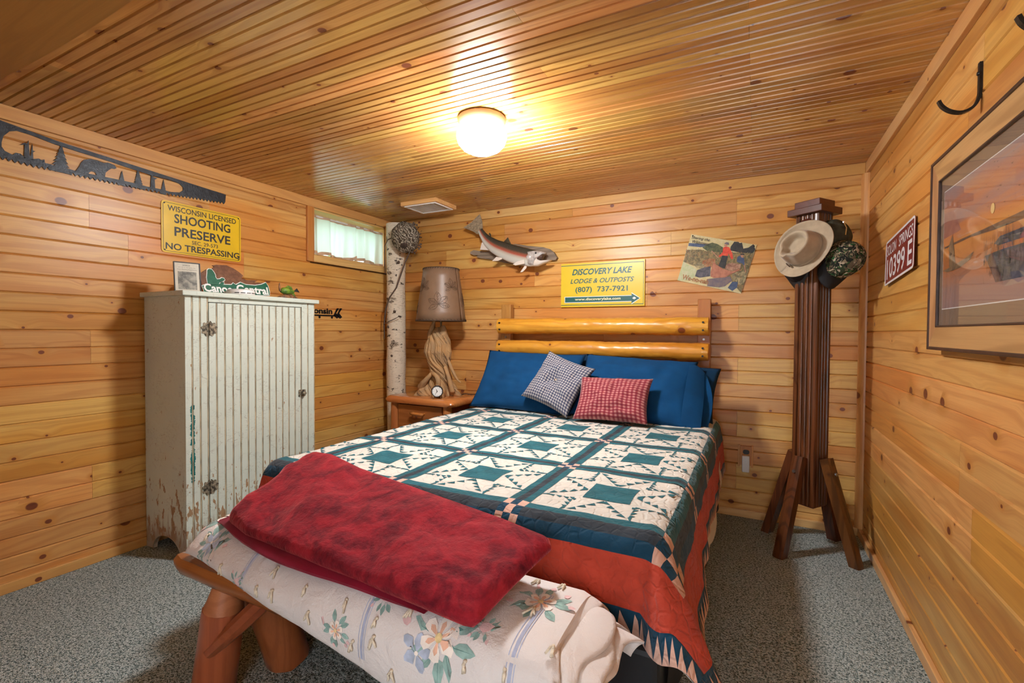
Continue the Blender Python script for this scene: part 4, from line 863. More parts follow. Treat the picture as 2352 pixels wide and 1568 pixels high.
def cluster(cx, cq, r, big='flower', seed=0, blue=True, clipq=(-0.2, 0.28)):
    rnd = random.Random(seed); P_ = {k_: Patch(o_) for k_, m_, o_ in LAY}
    for k in range(9):
        a = 2*PI*k/9+rnd.uniform(-.3, .3); fl(P_, 'leaf', cx+r*0.8*math.cos(a), cq+r*0.8*math.sin(a), r*rnd.uniform(0.9, 1.3), a+rnd.uniform(-.4, .4))
    for k in range(5):
        a = rnd.uniform(0, 2*PI); fl(P_, 'bud', cx+r*1.9*math.cos(a), cq+r*1.7*math.sin(a), r*0.28, a)
    if blue: fl(P_, 'blue', cx-r*1.05, cq-r*0.9, r*0.85, rnd.random())
    fl(P_, big, cx, cq, r, rnd.random())
    mb = MB()
    for mi, (k_, m_, o_) in enumerate(LAY):
        pp = P_[k_]; mb.add([csurf(*q)+cnorm(*q)*pp.off for q in pp.st], pp.f, mi)
    mb.build('printed_flowers', [m_ for _, m_, _ in LAY], comf, smooth=True, recalc=False)
cluster(2.272, -0.012, 0.046, seed=1); cluster(2.36, 0.035, 0.018, 'bud', seed=11, blue=False); cluster(2.435, 0.16, 0.036, seed=2, blue=False); cluster(1.99, -0.07, 0.022, seed=3, blue=False); cluster(1.345, 0.15, 0.05, seed=4, blue=False); cluster(1.40, 0.045, 0.035, 'blue', seed=5, blue=False)
cluster(2.10, 0.03, 0.020, 'bud', seed=6, blue=False); cluster(1.60, -0.05, 0.018, 'bud', seed=7, blue=False); cluster(2.44, -0.13, 0.03, seed=9, blue=False)
for sx in (1.62, 2.065, 2.44):
    p = Patch(0.0012)
    for dx, w in ((0, 0.008), (0.011, 0.002), (-0.007, 0.002)):
        for k in range(13): q0 = -0.115+0.024*k; p.rect(sx+dx, sx+dx+w, q0, q0+0.024, 0, 0.03)
    p.build('printed_stripe', 'f_stripe', comf, csurf, cnorm)
TIES = [(1.514,-0.016),(1.70,-0.051),(1.731,0.007),(1.861,-0.013),(1.761,-0.045),(1.998,-0.002),(1.899,-0.061),(2.102,-0.016),(2.106,-0.051),(2.044,-0.08),(2.177,0.017),(2.433,-0.025),(2.514,0.042),(2.39,0.243),(2.454,0.26),(2.432,0.129),(2.344,-0.035),(2.163,-0.116),(1.36,0.06)]
for k, (x, q) in enumerate(TIES):
    rnd = random.Random(k); c = csurf(x, q); n = cnorm(x, q); mb = MB()
    mb.tube([c-n*0.001, c+n*0.006], [0.0042, 0.0032], 8)
    dn = csurf(x, q-0.025)-c; dn = dn.normalized() if dn.length > 1e-4 else Vector((0,-1,0)); sx_ = Vector((1,0,0))
    for j in range(3):
        l = rnd.uniform(0.018, 0.030); d = dn*l+sx_*rnd.uniform(-0.5, 0.5)*l
        mb.tube([c+n*0.003, c+n*0.007+d*0.3+sx_*rnd.uniform(-.003, .003), c+n*0.005+d*0.7, c+n*0.004+d], [0.0024, 0.0028, 0.0028, 0.0024], 6)
    mb.build('yarn_tie', 'yarn', comf, smooth=True)

# ---------------------------------------------------------------- burgundy throw
throw = thing('throw_blanket', (1.9, -2.25, 0.53), 'folded burgundy plush throw lying across comforter and foot of bed', 'blanket')
def lerp(pts, u):
    for (a, *p), (b, *q_) in zip(pts, pts[1:]):
        if u <= b: f = (u-a)/(b-a); return [x+(y2-x)*f for x, y2 in zip(p, q_)]
    return list(pts[-1][1:])
FRONT = [(0,1.405,-2.345,0.566), (0.15,1.55,-2.385,0.568), (0.5,1.90,-2.412,0.568), (0.8,2.20,-2.432,0.566), (1,2.37,-2.440,0.560)]
BACK = [(0,1.385,-2.045,0.672), (0.12,1.50,-2.05,0.675), (0.3,1.68,-2.10,0.665), (0.6,2.0,-2.15,0.650), (0.85,2.28,-2.19,0.635), (1,2.425,-2.21,0.620)]
def tring(u, th, shrink=1.0):
    f = Vector(lerp(FRONT, u)); b = Vector(lerp(BACK, u)); d = b-f; n = Vector((0, -d.z, d.y)).normalized(); ring = []
    N = 18; r = th/2
    for k in range(N+1):                                  # top, front to back
        v = k/N; hump = 0.010*math.sin(PI*v)**0.8+0.014*nz(u*7, v*2.5)+0.008*nz(u*16, v*8)+0.010*math.sin(v*9+u*14)*math.sin(PI*v)*max(0, 1-2.2*u)
        ring.append(f+d*v+n*(r+hump)*shrink)
    for k in range(1, 6): a = PI/2-PI*k/6; ring.append(b+d.normalized()*r*math.cos(a)*shrink+n*r*math.sin(a)*shrink)
    for k in range(N, -1, -1): v = k/N; ring.append(f+d*v-n*r*shrink*0.9+n*0.02*math.sin(PI*v)*shrink)
    for k in range(1, 6): a = -PI/2-PI*k/6; ring.append(f+d.normalized()*r*math.cos(a)*shrink+n*r*math.sin(a)*shrink)
    return ring
mb = MB(); rings = []
for k in range(61):
    u = k/60; e = min(u, 1-u)/0.03; s = math.sqrt(max(0.04, 1-(1-min(1, e))**2)); rings.append(tring(u, 0.050, s))
mb.loft(rings); mb.build('folded_throw', 'velvet', throw, smooth=True)
# under layer with its flat binding along the front
mb = MB(); rings = []
for k in range(41):
    u = k/40; x = 1.30+0.93*u; yf = -2.335-0.112*math.sin(min(1, u*1.9)*PI/2)+0.004*nz(u*8, 4); z = 0.534+0.004*nz(u*7, 9)-0.012*max(0, 1-u*7); t = 0.018*min(1, (u+0.02)*9, (1-u+0.02)*9)
    rings.append([(x, yf, z), (x, yf-0.004, z+t*0.5), (x, yf+0.006, z+t), (x, yf+0.06, z+t+0.002), (x, yf+0.15, z+t), (x, yf+0.15, z), (x, yf+0.05, z-0.001)])
mb.loft(rings); mb.build('under_fold', 'velvet_hem', throw, smooth=True, sharp=60)
# ---------------------------------------------------------------- cream cupboard
cab = thing('cupboard', (0.19, -1.545, 0), 'old cream crackle-painted beadboard cupboard against the left wall', 'cupboard')
MB().box(-0.002, 0.392, -1.95, -1.142, 1.314, 1.338, 0.004).build('top_board', 'crackle', cab)
arch = [(0.045+0.0, 0.0)]+[(0.19+0.125*math.cos(a), 0.088*math.sin(a)) for a in [PI-PI*k/14 for k in range(15)]]
def side(yy, th):
    out = [(0.002, 0.0), (0.065, 0.0)]+[(0.19-0.125*math.cos(PI*k/14), 0.088*math.sin(PI*k/14)) for k in range(1, 14)]+[(0.315, 0.0), (0.352, 0.0), (0.352, 1.314), (0.002, 1.314)]
    return MB().prism(out, lambda u, v, d: (u, yy+d, v), th)
side(-1.93, 0.02).build('side_panel', 'crackle', cab); side(-1.18, 0.02).build('side_panel', 'crackle', cab)
MB().box(0.0, 0.35, -1.91, -1.18, 0.09, 0.11).build('bottom_board', 'crackle', cab); MB().box(0.004, 0.014, -1.91, -1.18, 0.09, 1.314).build('back_panel', 'crackle', cab)
door = None
def beadboard(y0, y1, z0, z1, n, parent, xf=0.371):
    st = (y1-y0)/n
    for k in range(n):
        a, b = y0+k*st, y0+(k+1)*st
        prof = [(a+0.0003, xf-0.019), (a+0.0003, xf), (b-0.0085, xf), (b-0.0075, xf-0.003), (b-0.0003, xf-0.003), (b-0.0003, xf-0.019)]
        mb = MB().loft([[(x, yy, z0) for yy, x in prof], [(x, yy, z1) for yy, x in prof]])
        c = b-0.004; mb.loft([[(xf-0.003+0.0032*math.sin(t), c+0.0032*math.cos(t), z) for t in [PI*q/5 for q in range(6)]] for z in (z0+0.001, z1-0.001)], mat=1)
        mb.build('board', ['crackle', 'bead'], parent)
beadboard(-1.93, -1.817, 0.0, 1.314, 3, cab); beadboard(-1.257, -1.16, 0.0, 1.314, 2, cab)
MB().box(0.352, 0.371, -1.817, -1.257, 1.288, 1.314, 0.001).build('top_rail', 'crackle', cab); MB().box(0.352, 0.371, -1.817, -1.257, 0.0, 0.12, 0.001).build('bottom_rail', 'crackle', cab)
door = MB().box(0.345, 0.3515, -1.8145, -1.2595, 0.123, 1.2845).build('door', 'crackle', cab); door['label'] = 'beadboard door'
beadboard(-1.8145, -1.2595, 0.123, 1.2845, 13, door)
for z in (1.151, 0.337):
    mb = MB(); to = lambda u, v, d: (0.371+d, -1.814+u, z+v)
    for sg in (-1, 1):
        out = []
        for k in range(22):
            a = -PI/2+PI*k/21; r = 0.034*(1+0.13*math.sin(a*9)); out.append((sg*(0.004+r*math.cos(a)), r*1.05*math.sin(a)))
        mb.prism(out, to, 0.004)
    mb.tube([(0.378, -1.814, z-0.034), (0.378, -1.814, z+0.034)], 0.004, 8); mb.build('hinge', 'hinge', cab)['label'] = 'ornate hinge with flaking paint'
mb = MB(); to = lambda u, v, d: (0.371+d, -1.258+u, 0.76+v); mb.prism(rrect(0.05, 0.042, 0.006), to, 0.004); mb.lathe([(0.0001, 0.404), (0.009, 0.403), (0.012, 0.397), (0.007, 0.388), (0.006, 0.372)], (0, -1.258, 0.76), 12, 'X'); mb.build('latch', 'hinge', cab, smooth=True, sharp=40)

# ---------------------------------------------------------------- things on the cupboard
Z0 = 1.338
def leanframe(c, yaw, leanb):   # frame with X along the face width (seen left to right), Y up, Z out of the face
    n = Vector((math.cos(yaw), math.sin(yaw), 0)); X = Vector((-math.sin(yaw), math.cos(yaw), 0)); Y = (Vector((0,0,1))-n*leanb).normalized()
    return frame(c, X, Y)
def face(mtx, z=0.0): return lambda u, v: mtx @ Vector((u, v, z))
def face3(mtx, z=0.0): return lambda u, v, d: mtx @ Vector((u, v, z+d))
pm = leanframe((0.30, -1.873, Z0+0.001), -0.25, 0.14)
pf = thing('photo_frame', (0.30, -1.873, Z0), 'small dark-edged frame with a grey hunting pamphlet cover on the cupboard', 'picture frame')
w, h = 0.116, 0.152
MB().prism(rrect(w, h, 0.002, 2, 0, h/2), face3(pm, -0.012), 0.010, [rrect(w-0.008, h-0.008, 0.001, 2, 0, h/2)[::-1]]).build('rim', 'black', pf)
MB().prism(rrect(w-0.008, h-0.008, 0.001, 2, 0, h/2), face3(pm, -0.010), 0.004).build('paper', 'p_paper', pf)
MB().prism(rrect(w*0.70, h*0.60, 0.001, 2, 0, h*0.38), face3(pm, -0.0062), 0.0007).build('printed_photo', 'p_photo', pf)
f_ = face(pm, -0.0055)
for key, q in (('y2003', (-0.020, 0.012, h*0.865, h*0.915)), ('wis', (-0.038, 0.036, h*0.80, h*0.83)), ('reg', (-0.044, 0.044, h*0.725, h*0.765))): MB().text(key, f_, *q).build('lettering', 'ink', pf, recalc=False)
MB().prism([(-0.02, 0.0), (0.02, 0.0), (0.012, 0.1), (-0.012, 0.1)], lambda u, v, d: pm @ Vector((u-0.02, v*0.98, -0.014-0.045*(1-v/0.1)-d)), 0.003).build('easel_back', 'black', pf)

cs = thing('canoe_sign', (0.2, -1.565, Z0), 'cut-out wooden sign with a green paddler and CANOE CENTRAL lettering', 'sign')
to = lambda x0: (lambda u, v, d: (x0+d+(0.06-(v-Z0)*0.30), u, v-0.012))
cl = lambda pts: [(a, max(b, Z0+0.0135)) for a, b in pts]
MB().prism(cl(CANOE['brown']), to(0.17), 0.008).build('board', 'p_brown', cs)
def outline(pts, k):
    cx = sum(p[0] for p in pts)/len(pts); cy = sum(p[1] for p in pts)/len(pts); out = []
    n = len(pts)
    for i in range(n):
        a, b, c = Vector(pts[i-1]), Vector(pts[i]), Vector(pts[(i+1) % n]); t = (c-a)
        nn = Vector((t.y, -t.x)).normalized() if t.length else Vector((0, 0))
        out.append((b.x+nn.x*k, b.y+nn.y*k))
    ar = sum(pts[i-1][0]*pts[i][1]-pts[i][0]*pts[i-1][1] for i in range(n))
    return out if ar > 0 else [(2*p[0]-q[0], 2*p[1]-q[1]) for p, q in zip(pts, out)]
for nm, key, mt, x0 in (('hull', 'hull', 'p_green', 0.1795), ('paddler', 'man', 'p_green', 0.1795)):
    MB().prism(cl(outline(CANOE[key], 0.0035)), to(x0-0.0012), 0.002).build('white_outline', 'sign_white', cs); MB().prism(cl(CANOE[key]), to(x0), 0.002).build(nm, mt, cs)
f_ = lambda u, v: (0.1822+(0.06-(v-Z0)*0.30), u, v-0.012)
MB().text('ca', f_, -1.757, -1.60, 1.363, 1.408).build('lettering', 'sign_white', cs, recalc=False); MB().text('ce', f_, -1.575, -1.378, 1.370, 1.418).build('lettering', 'sign_white', cs, recalc=False)
sd = thing('white_alarm_box', (0.30, -1.595, Z0), 'small flat white plastic alarm with slots lying in front of the canoe sign', 'alarm')
mb = MB().lathe([(0.068, 0.0), (0.071, 0.004), (0.071, 0.022), (0.066, 0.030), (0.05, 0.034), (0.0001, 0.035)], (0.295, -1.595, Z0), 36); mb.build('shell', 'white_plastic', sd, smooth=True, sharp=35)
for k in range(-2, 3): a = k*0.42; c = Vector((0.295+0.0712*math.cos(a), -1.595+0.0712*math.sin(a), Z0+0.012)); t = Vector((-math.sin(a), math.cos(a), 0)); n = Vector((math.cos(a), math.sin(a), 0)); MB().add([c-t*0.011-n*0.002+Vector((0,0,dz)) for dz in (-0.0018, 0.0018)]+[c+t*0.011-n*0.002+Vector((0,0,dz)) for dz in (-0.0018, 0.0018)]+[c-t*0.011+n*0.001+Vector((0,0,dz)) for dz in (-0.0018, 0.0018)]+[c+t*0.011+n*0.001+Vector((0,0,dz)) for dz in (-0.0018, 0.0018)], [(0,1,3,2), (4,6,7,5), (0,4,5,1), (2,3,7,6), (0,2,6,4), (1,5,7,3)]).build('slot', 'black', sd)
ff = thing('fish_figurine', (0.25, -1.25, Z0), 'small painted green fish figurine on a rough base', 'figurine')
mb = MB().tube([(0.25, -1.33, Z0+0.006), (0.25, -1.29, Z0+0.012), (0.25, -1.24, Z0+0.012), (0.25, -1.19, Z0+0.008)], [0.008, 0.017, 0.02, 0.008], 9, wob=0.5); mb.build('base', 'fishfig2', ff, smooth=True)
mb = MB().tube([(0.25, -1.31, Z0+0.048), (0.25, -1.295, Z0+0.052), (0.25, -1.265, Z0+0.055), (0.25, -1.235, Z0+0.050), (0.25, -1.215, Z0+0.054)], [0.010, 0.020, 0.024, 0.015, 0.006], 10); mb.build('body', 'fishfig', ff, smooth=True)
to = lambda u, v, d: (0.247+d, u, v)
MB().prism([(-1.222, Z0+0.052), (-1.195, Z0+0.075), (-1.175, Z0+0.05), (-1.20, Z0+0.052)], to, 0.004).build('tail_fin', 'p_tree', ff)
MB().prism([(-1.285, Z0+0.07), (-1.26, Z0+0.088), (-1.235, Z0+0.082), (-1.225, Z0+0.064)], to, 0.004).build('dorsal_fin', 'fishfig', ff)
MB().tube([(0.25, -1.315, Z0+0.05), (0.252, -1.322, Z0+0.075), (0.25, -1.318, Z0+0.10)], [0.006, 0.006, 0.002], 7).build('lure', 'fishfig2', ff)
MB().prism([(-1.24, Z0+0.04), (-1.205, Z0+0.022), (-1.22, Z0+0.05)], to, 0.004).build('lower_fin', 'fishfig', ff)

# ---------------------------------------------------------------- left wall: saw, sign, arrow
saw = thing('saw_silhouette', (-0.012, -2.1, 1.88), 'black crosscut saw cut into a bear and pine tree scene, high on left wall', 'wall art')
XW = -0.0155
to = lambda u, v, d: (XW+d, u, v)
top, bot = SAW['top'], SAW['bot']
outl = [(-2.80, 2.05), (-2.70, 2.052)]+[tuple(p) for p in top]
def along(pts, st):
    res = []
    for a, b in zip(pts, pts[1:]):
        n = max(1, int(round(math.hypot(b[0]-a[0], b[1]-a[1])/st)))
        for k in range(n): res.append((a[0]+(b[0]-a[0])*k/n, a[1]+(b[1]-a[1])*k/n))
    return res+[tuple(pts[-1])]
teeth = along(bot+[[-2.62, 1.868], [-2.80, 1.88]], 0.0095)
outl += [(p[0], p[1]-(0.0 if i % 2 else -0.014)) for i, p in enumerate(teeth)]
MB().prism(outl, to, 0.003, [SAW['hole'][::-1]]).build('blade', 'saw_steel', saw)
for key, nm in (('bear', 'bear'), ('stump', 'dead_trees'), ('bush', 'bushes'), ('stump2', 'dead_trees')): MB().prism(SAW[key], to, 0.0028).build(nm, 'saw_steel', saw)
for a, b, c in SAW['trees']:
    n = 7; L = []; R_ = []; ax, az = a; hb = az-min(b[1], c[1])
    for k in range(n):
        f0, f1 = (k+0.35)/n, (k+1.0)/n
        L += [(ax+(b[0]-ax)*f1*0.80, az-hb*f1), (ax+(b[0]-ax)*f1*0.50, az-hb*(f1-0.02))]; R_ += [(ax+(c[0]-ax)*f1*0.80, az-hb*f1), (ax+(c[0]-ax)*f1*0.50, az-hb*(f1-0.02))]
    MB().prism([(ax, az)]+L+[(b[0], az-hb-0.012), (c[0], az-hb-0.012)]+R_[::-1], to, 0.0028).build('pine_tree', 'saw_steel', saw)

ys = thing('shooting_sign', (-0.012, -1.615, 1.57), 'yellow metal SHOOTING PRESERVE sign above the cupboard', 'sign')
to = lambda u, v, d: (-0.015+d, u, v); cy, cz, w, h = -1.6155, 1.7095, 0.446, 0.282
MB().prism(rrect(w, h, 0.018, 5, cy, cz), to, 0.002).build('plate', 'yellow', ys)
to2 = lambda u, v, d: (-0.0129+d, u, v)
MB().prism(rrect(w-0.016, h-0.016, 0.014, 5, cy, cz), to2, 0.0004, [rrect(w-0.0205, h-0.0205, 0.012, 5, cy, cz)[::-1]]).build('border_line', 'ink', ys)
def sg(u): return cy-w/2+w*u
def sv(v): return cz+h/2-h*v
f_ = lambda u, v: (-0.0122, u, v)
for key, u0, u1, v0, v1 in (('wl', .07, .93, .075, .185), ('sh', .145, .85, .225, .405), ('pr', .145, .85, .475, .66), ('sec', .35, .68, .70, .775), ('nt', .045, .975, .805, .935)): MB().text(key, f_, sg(u0), sg(u1), sv(v1), sv(v0)).build('lettering', 'ink', ys, recalc=False)
for u, v in ((.035, .05), (.965, .05), (.035, .95), (.965, .95)): MB().lathe([(0.004, -0.0128), (0.003, -0.010), (0.0001, -0.0095)], (0, sg(u), sv(v)), 10, 'X').build('screw', 'black_metal', ys)

ar = thing('arrow_sign', (-0.012, -0.75, 1.25), 'black metal arrow sign with wisconsin lettering, half hidden by the cupboard', 'sign')
to = lambda u, v, d: (-0.0165+d, u, v)
MB().box(-0.0165, -0.0135, -1.05, -0.64, 1.253, 1.263).build('shaft', 'black_metal', ar)
for y0 in (-0.655, -0.625): MB().prism([(y0-0.005, 1.262), (y0+0.028, 1.318), (y0+0.05, 1.318), (y0+0.02, 1.280), (y0+0.05, 1.262-0.012), (y0+0.028, 1.25-0.012)], to, 0.003).build('fletching', 'black_metal', ar)
mb = MB(); f_ = lambda u, v: (-0.0135, u, v); mb.text('arrow', f_, -0.99, -0.672, 1.270, 1.312); mb.build('lettering', 'black_metal', ar, recalc=False)
for yy in (-0.79, -0.675): MB().lathe([(0.009, -0.0168), (0.009, -0.0135), (0.0001, -0.013)], (0, yy, 1.245), 10, 'X').build('loop', 'black_metal', ar)

# ---------------------------------------------------------------- window valance and the shrub outside
cu = thing('window_valance', (0.0, -0.47, 1.68), 'short gathered cream valance hanging in the small high window', 'curtain')
def fold(u): return 0.022*math.sin(u*31+2.5*math.sin(u*9))+0.010*math.sin(u*67+1)
def cf(u, v):
    yy = -0.845+0.735*u; zt = 1.992; zbm = 1.703+0.010*math.sin(u*11+0.6)-0.020*math.exp(-((u-0.07)/0.05)**2)+0.018*math.exp(-((u-0.56)/0.03)**2); g = v
    x = -0.030+fold(u)*(0.35+0.65*(1-g))
    return Vector((x, yy+0.01*math.sin(u*38)*(1-g), zbm+(zt-zbm)*v))
mb = MB(); mb.grid(150, 14, cf); mb.build('cloth', 'curtain', cu, smooth=True, recalc=False)
mb = MB(); mb.grid(150, 2, lambda u, v: cf(u, 0.085*v)+Vector((0.0014, 0, 0))); mb.build('hem', 'curtain_hem', cu, smooth=True, recalc=False)
mb = MB(); mb.grid(150, 2, lambda u, v: cf(u, 0.93+0.07*v)+Vector((0.0014, 0, 0))); mb.build('rod_pocket', 'curtain_hem', cu, smooth=True, recalc=False)
MB().tube([(-0.033, -0.845, 1.985), (-0.033, -0.10, 1.985)], 0.005, 8).build('rod', 'white_plastic', cu)
sh = thing('shrub', (-1.25, -0.4, 1.42), 'green leafy shrub outside the small window', 'shrub')
mb = MB(); rnd = random.Random(3)
for k in range(900):
    c = Vector((-1.25+rnd.gauss(0, 0.2), -0.4+rnd.gauss(0, 0.5), 1.50+abs(rnd.gauss(0, 0.30)))); a = Vector((rnd.gauss(0,1), rnd.gauss(0,1), rnd.gauss(0,1))).normalized(); b = a.orthogonal().normalized(); s = rnd.uniform(0.03, 0.06)
    mb.add([c, c+a*s+b*s*0.35, c+a*s*2, c+a*s-b*s*0.35], [(0,1,2,3)])
o = mb.build('foliage', 'leaf', sh, recalc=False); o['kind'] = 'stuff'
for k in range(5): MB().tube([(-1.25+0.05*k-0.1, -0.5+0.06*k, 1.42), (-1.25+0.1*k-0.2, -0.9+0.25*k, 1.6), (-1.25+0.12*k-0.24, -1.1+0.35*k, 1.9)], [0.018, 0.012, 0.005], 6).build('stem', 'twig', sh)

# ---------------------------------------------------------------- birch trunk and hornet nest
bi = thing('birch_trunk', (0.155, -0.135, 0), 'white birch log standing floor to ceiling in the far corner', 'log')
mb = MB(); path = []; rad = []
for k in range(41):
    z = 2.045*k/40; path.append((0.158-0.010*z+0.006*nz(z*2), -0.135+0.005*nz(z*2, 4), z)); rad.append(0.081-0.004*(z/2)+0.003*nz(z*5, 8))
mb.tube(path, rad, 26, wob=0.05); mb.build('trunk', 'birch', bi, smooth=True, sharp=50)
for z, a in ((1.93, 1.2), (1.71, 0.9), (1.30, 0.5), (1.17, -0.3), (0.93, 0.2)): MB().tube([(0.15+0.06*math.cos(a-PI/2), -0.135+0.06*math.sin(a-PI/2), z), (0.15+0.086*math.cos(a-PI/2), -0.135+0.086*math.sin(a-PI/2), z+0.012)], [0.016, 0.008], 8, wob=0.3).build('branch_stub', 'twig', bi)
ne = thing('hornet_nest', (0.31, -0.22, 1.78), 'grey papery hornet nest with a twig, hanging beside the birch log', 'nest')
bm = bmesh.new(); bmesh.ops.create_icosphere(bm, subdivisions=5, radius=1.0)
for v in bm.verts:
    p = v.co.copy(); d = 1+0.06*nz(p.x*2, p.y*2, p.z*2)+0.022*abs(nz(p.x*7, p.y*7, p.z*9))+0.012*nz(p.x*18, p.y*18, p.z*22); v.co = Vector((p.x*0.120*d, p.y*0.10*d, p.z*0.125*d-0.012*p.x))+Vector((0.312, -0.215, 1.905))
mb = MB(); bm.verts.index_update(); mb.v = [v.co.copy() for v in bm.verts]; mb.f = [tuple(v.index for v in f.verts) for f in bm.faces]; mb.mi = [0]*len(mb.f); bm.free()
mb.build('paper_shell', 'nest', ne, smooth=True, recalc=False)
bm = bmesh.new(); bmesh.ops.create_icosphere(bm, subdivisions=3, radius=1.0); mb = MB(); bm.verts.index_update(); mb.v = [Vector((0.340+v.co.x*0.045, -0.270+v.co.y*0.03, 1.838+v.co.z*0.033*(1+0.2*nz(v.co.x*3, v.co.y*3)))) for v in bm.verts]; mb.f = [tuple(v.index for v in f.verts) for f in bm.faces]; mb.mi = [0]*len(mb.f); bm.free(); mb.build('entrance_patch', 'drift_dark', ne, smooth=True, recalc=False)
rnd = random.Random(12); mb = MB()
for k in range(46):
    a = rnd.uniform(-1.15, 1.25); c = Vector((0.312+0.122*math.cos(a), -0.19+rnd.uniform(-.03, .03), 1.90+0.125*math.sin(a))); d = Vector((math.cos(a)+rnd.gauss(0,.5), rnd.gauss(0,.5), math.sin(a)+rnd.gauss(0,.5))).normalized(); b = d.orthogonal().normalized(); s = rnd.uniform(0.010, 0.022)
    mb.add([c, c+d*s*0.6+b*s*0.5, c+d*s*1.3, c+d*s*0.6-b*s*0.5], [(0,1,2,3)])
o = mb.build('dry_leaves', 'twig', ne, recalc=False); o['kind'] = 'stuff'
MB().tube([(0.37,-0.22,1.80), (0.325,-0.235,1.70), (0.28,-0.235,1.60), (0.235,-0.235,1.50), (0.16,-0.235,1.42), (0.11,-0.225,1.32), (0.085,-0.215,1.20), (0.08,-0.205,1.08)], [0.005,0.005,0.0055,0.0055,0.006,0.006,0.005,0.003], 6, wob=0.2).build('twig', 'twig', ne)
MB().tube([(0.09,-0.22,1.20), (0.16,-0.235,1.225), (0.22,-0.235,1.245), (0.265,-0.225,1.27)], [0.004,0.0035,0.003,0.002], 6, wob=0.2).build('twig', 'twig', ne)
MB().tube([(0.20,-0.222,1.92), (0.13,-0.222,1.90), (0.09,-0.215,1.85), (0.078,-0.20,1.75), (0.075,-0.19,1.62)], [0.004,0.004,0.0035,0.003,0.002], 6, wob=0.2).build('twig', 'twig', ne)

# ---------------------------------------------------------------- nightstand, clock, driftwood lamp
ns = thing('nightstand', (0.65, -0.27, 0), 'glossy honey log nightstand in the corner beside the bed', 'nightstand')
NT_ = 0.652
mb = MB(); rings = []
for k, (ins, z) in enumerate(((0.035, NT_-0.055), (0.008, NT_-0.048), (0.0, NT_-0.03), (0.006, NT_-0.012), (0.022, NT_))):
    out = rrect(0.64-2*ins, 0.46-2*ins, 0.05, 5, 0.645, -0.262); rings.append([(a+0.006*nz(a*7, b*7, 2), b+0.006*nz(a*8, b*8, 5), z) for a, b in out])
mb.loft(rings); mb.build('top_slab', 'night_x', ns, smooth=True, sharp=50)
for x in (0.40, 0.885):
    for yy in (-0.435, -0.09): MB().tube([(x, yy, 0.0), (x, yy, 0.2), (x, yy, 0.4), (x, yy, 0.60)], [0.034, 0.036, 0.035, 0.034], 14, wob=0.05).build('post', 'night_z', ns, smooth=True, sharp=50)
MB().box(0.42, 0.865, -0.42, -0.08, 0.36, 0.598).build('case', 'drawer', ns)
dr = MB().box(0.44, 0.845, -0.452, -0.424, 0.385, 0.592, 0.004).build('drawer', 'drawer', ns)
MB().tube([(0.585, -0.485, 0.535), (0.615, -0.488, 0.535), (0.675, -0.488, 0.533), (0.705, -0.485, 0.533)], [0.010, 0.013, 0.013, 0.010], 10).build('handle', 'night_x', dr, smooth=True)
for x in (0.60, 0.69): MB().tube([(x, -0.452, 0.534), (x, -0.486, 0.534)], 0.006, 8).build('handle_peg', 'night_x', dr)
MB().box(0.40, 0.885, -0.43, -0.10, 0.12, 0.14).build('lower_shelf', 'night_x', ns)

ck = thing('alarm_clock', (0.80, -0.445, NT_), 'small round black alarm clock with a white dial on the nightstand', 'clock')
cm = frame((0.80, -0.445, NT_+0.056), (0.86, 0.5, 0), (0,0,1)); 
mb = MB().lathe([(0.0001, -0.014), (0.036, -0.014), (0.042, -0.008), (0.043, 0.006), (0.040, 0.010), (0.036, 0.008)], (0,0,0), 28, cap=False).xf(cm); mb.build('case', 'black', ck, smooth=True, sharp=40)
MB().lathe([(0.037, 0.004), (0.037, 0.0062), (0.0001, 0.0062)], (0,0,0), 28).xf(cm).build('dial', 'sign_white', ck)
for ang, ln, wd in ((math.radians(115), 0.019, 0.0022), (math.radians(235), 0.029, 0.0016)):
    d = Vector((math.cos(ang), math.sin(ang), 0)); n = Vector((-d.y, d.x, 0)); MB().add([cm @ (n*wd-d*0.004+Vector((0,0,0.0075))), cm @ (d*ln+n*wd*0.5+Vector((0,0,0.0075))), cm @ (d*ln-n*wd*0.5+Vector((0,0,0.0075))), cm @ (-n*wd-d*0.004+Vector((0,0,0.0075)))], [(0,1,2,3)]).build('hand', 'black', ck, recalc=False)
mb = MB()
for k in range(12):
    a = k*PI/6; mb.lathe([(0.0020, 0.0066), (0.0001, 0.0070)], (0.031*math.cos(a), 0.031*math.sin(a), 0), 6)
mb.xf(cm).build('hour_marks', 'black', ck)
for s in (-1, 1): MB().tube([cm @ Vector((s*0.022, -0.036, 0)), cm @ Vector((s*0.028, -0.048, 0.004)), cm @ Vector((s*0.030, -0.0545, 0.006))], 0.003, 8).build('foot', 'chrome', ck)
MB().tube([cm @ Vector((-0.006, 0.043, -0.002)), cm @ Vector((0.006, 0.043, -0.002))], 0.004, 8).build('top_button', 'chrome', ck)

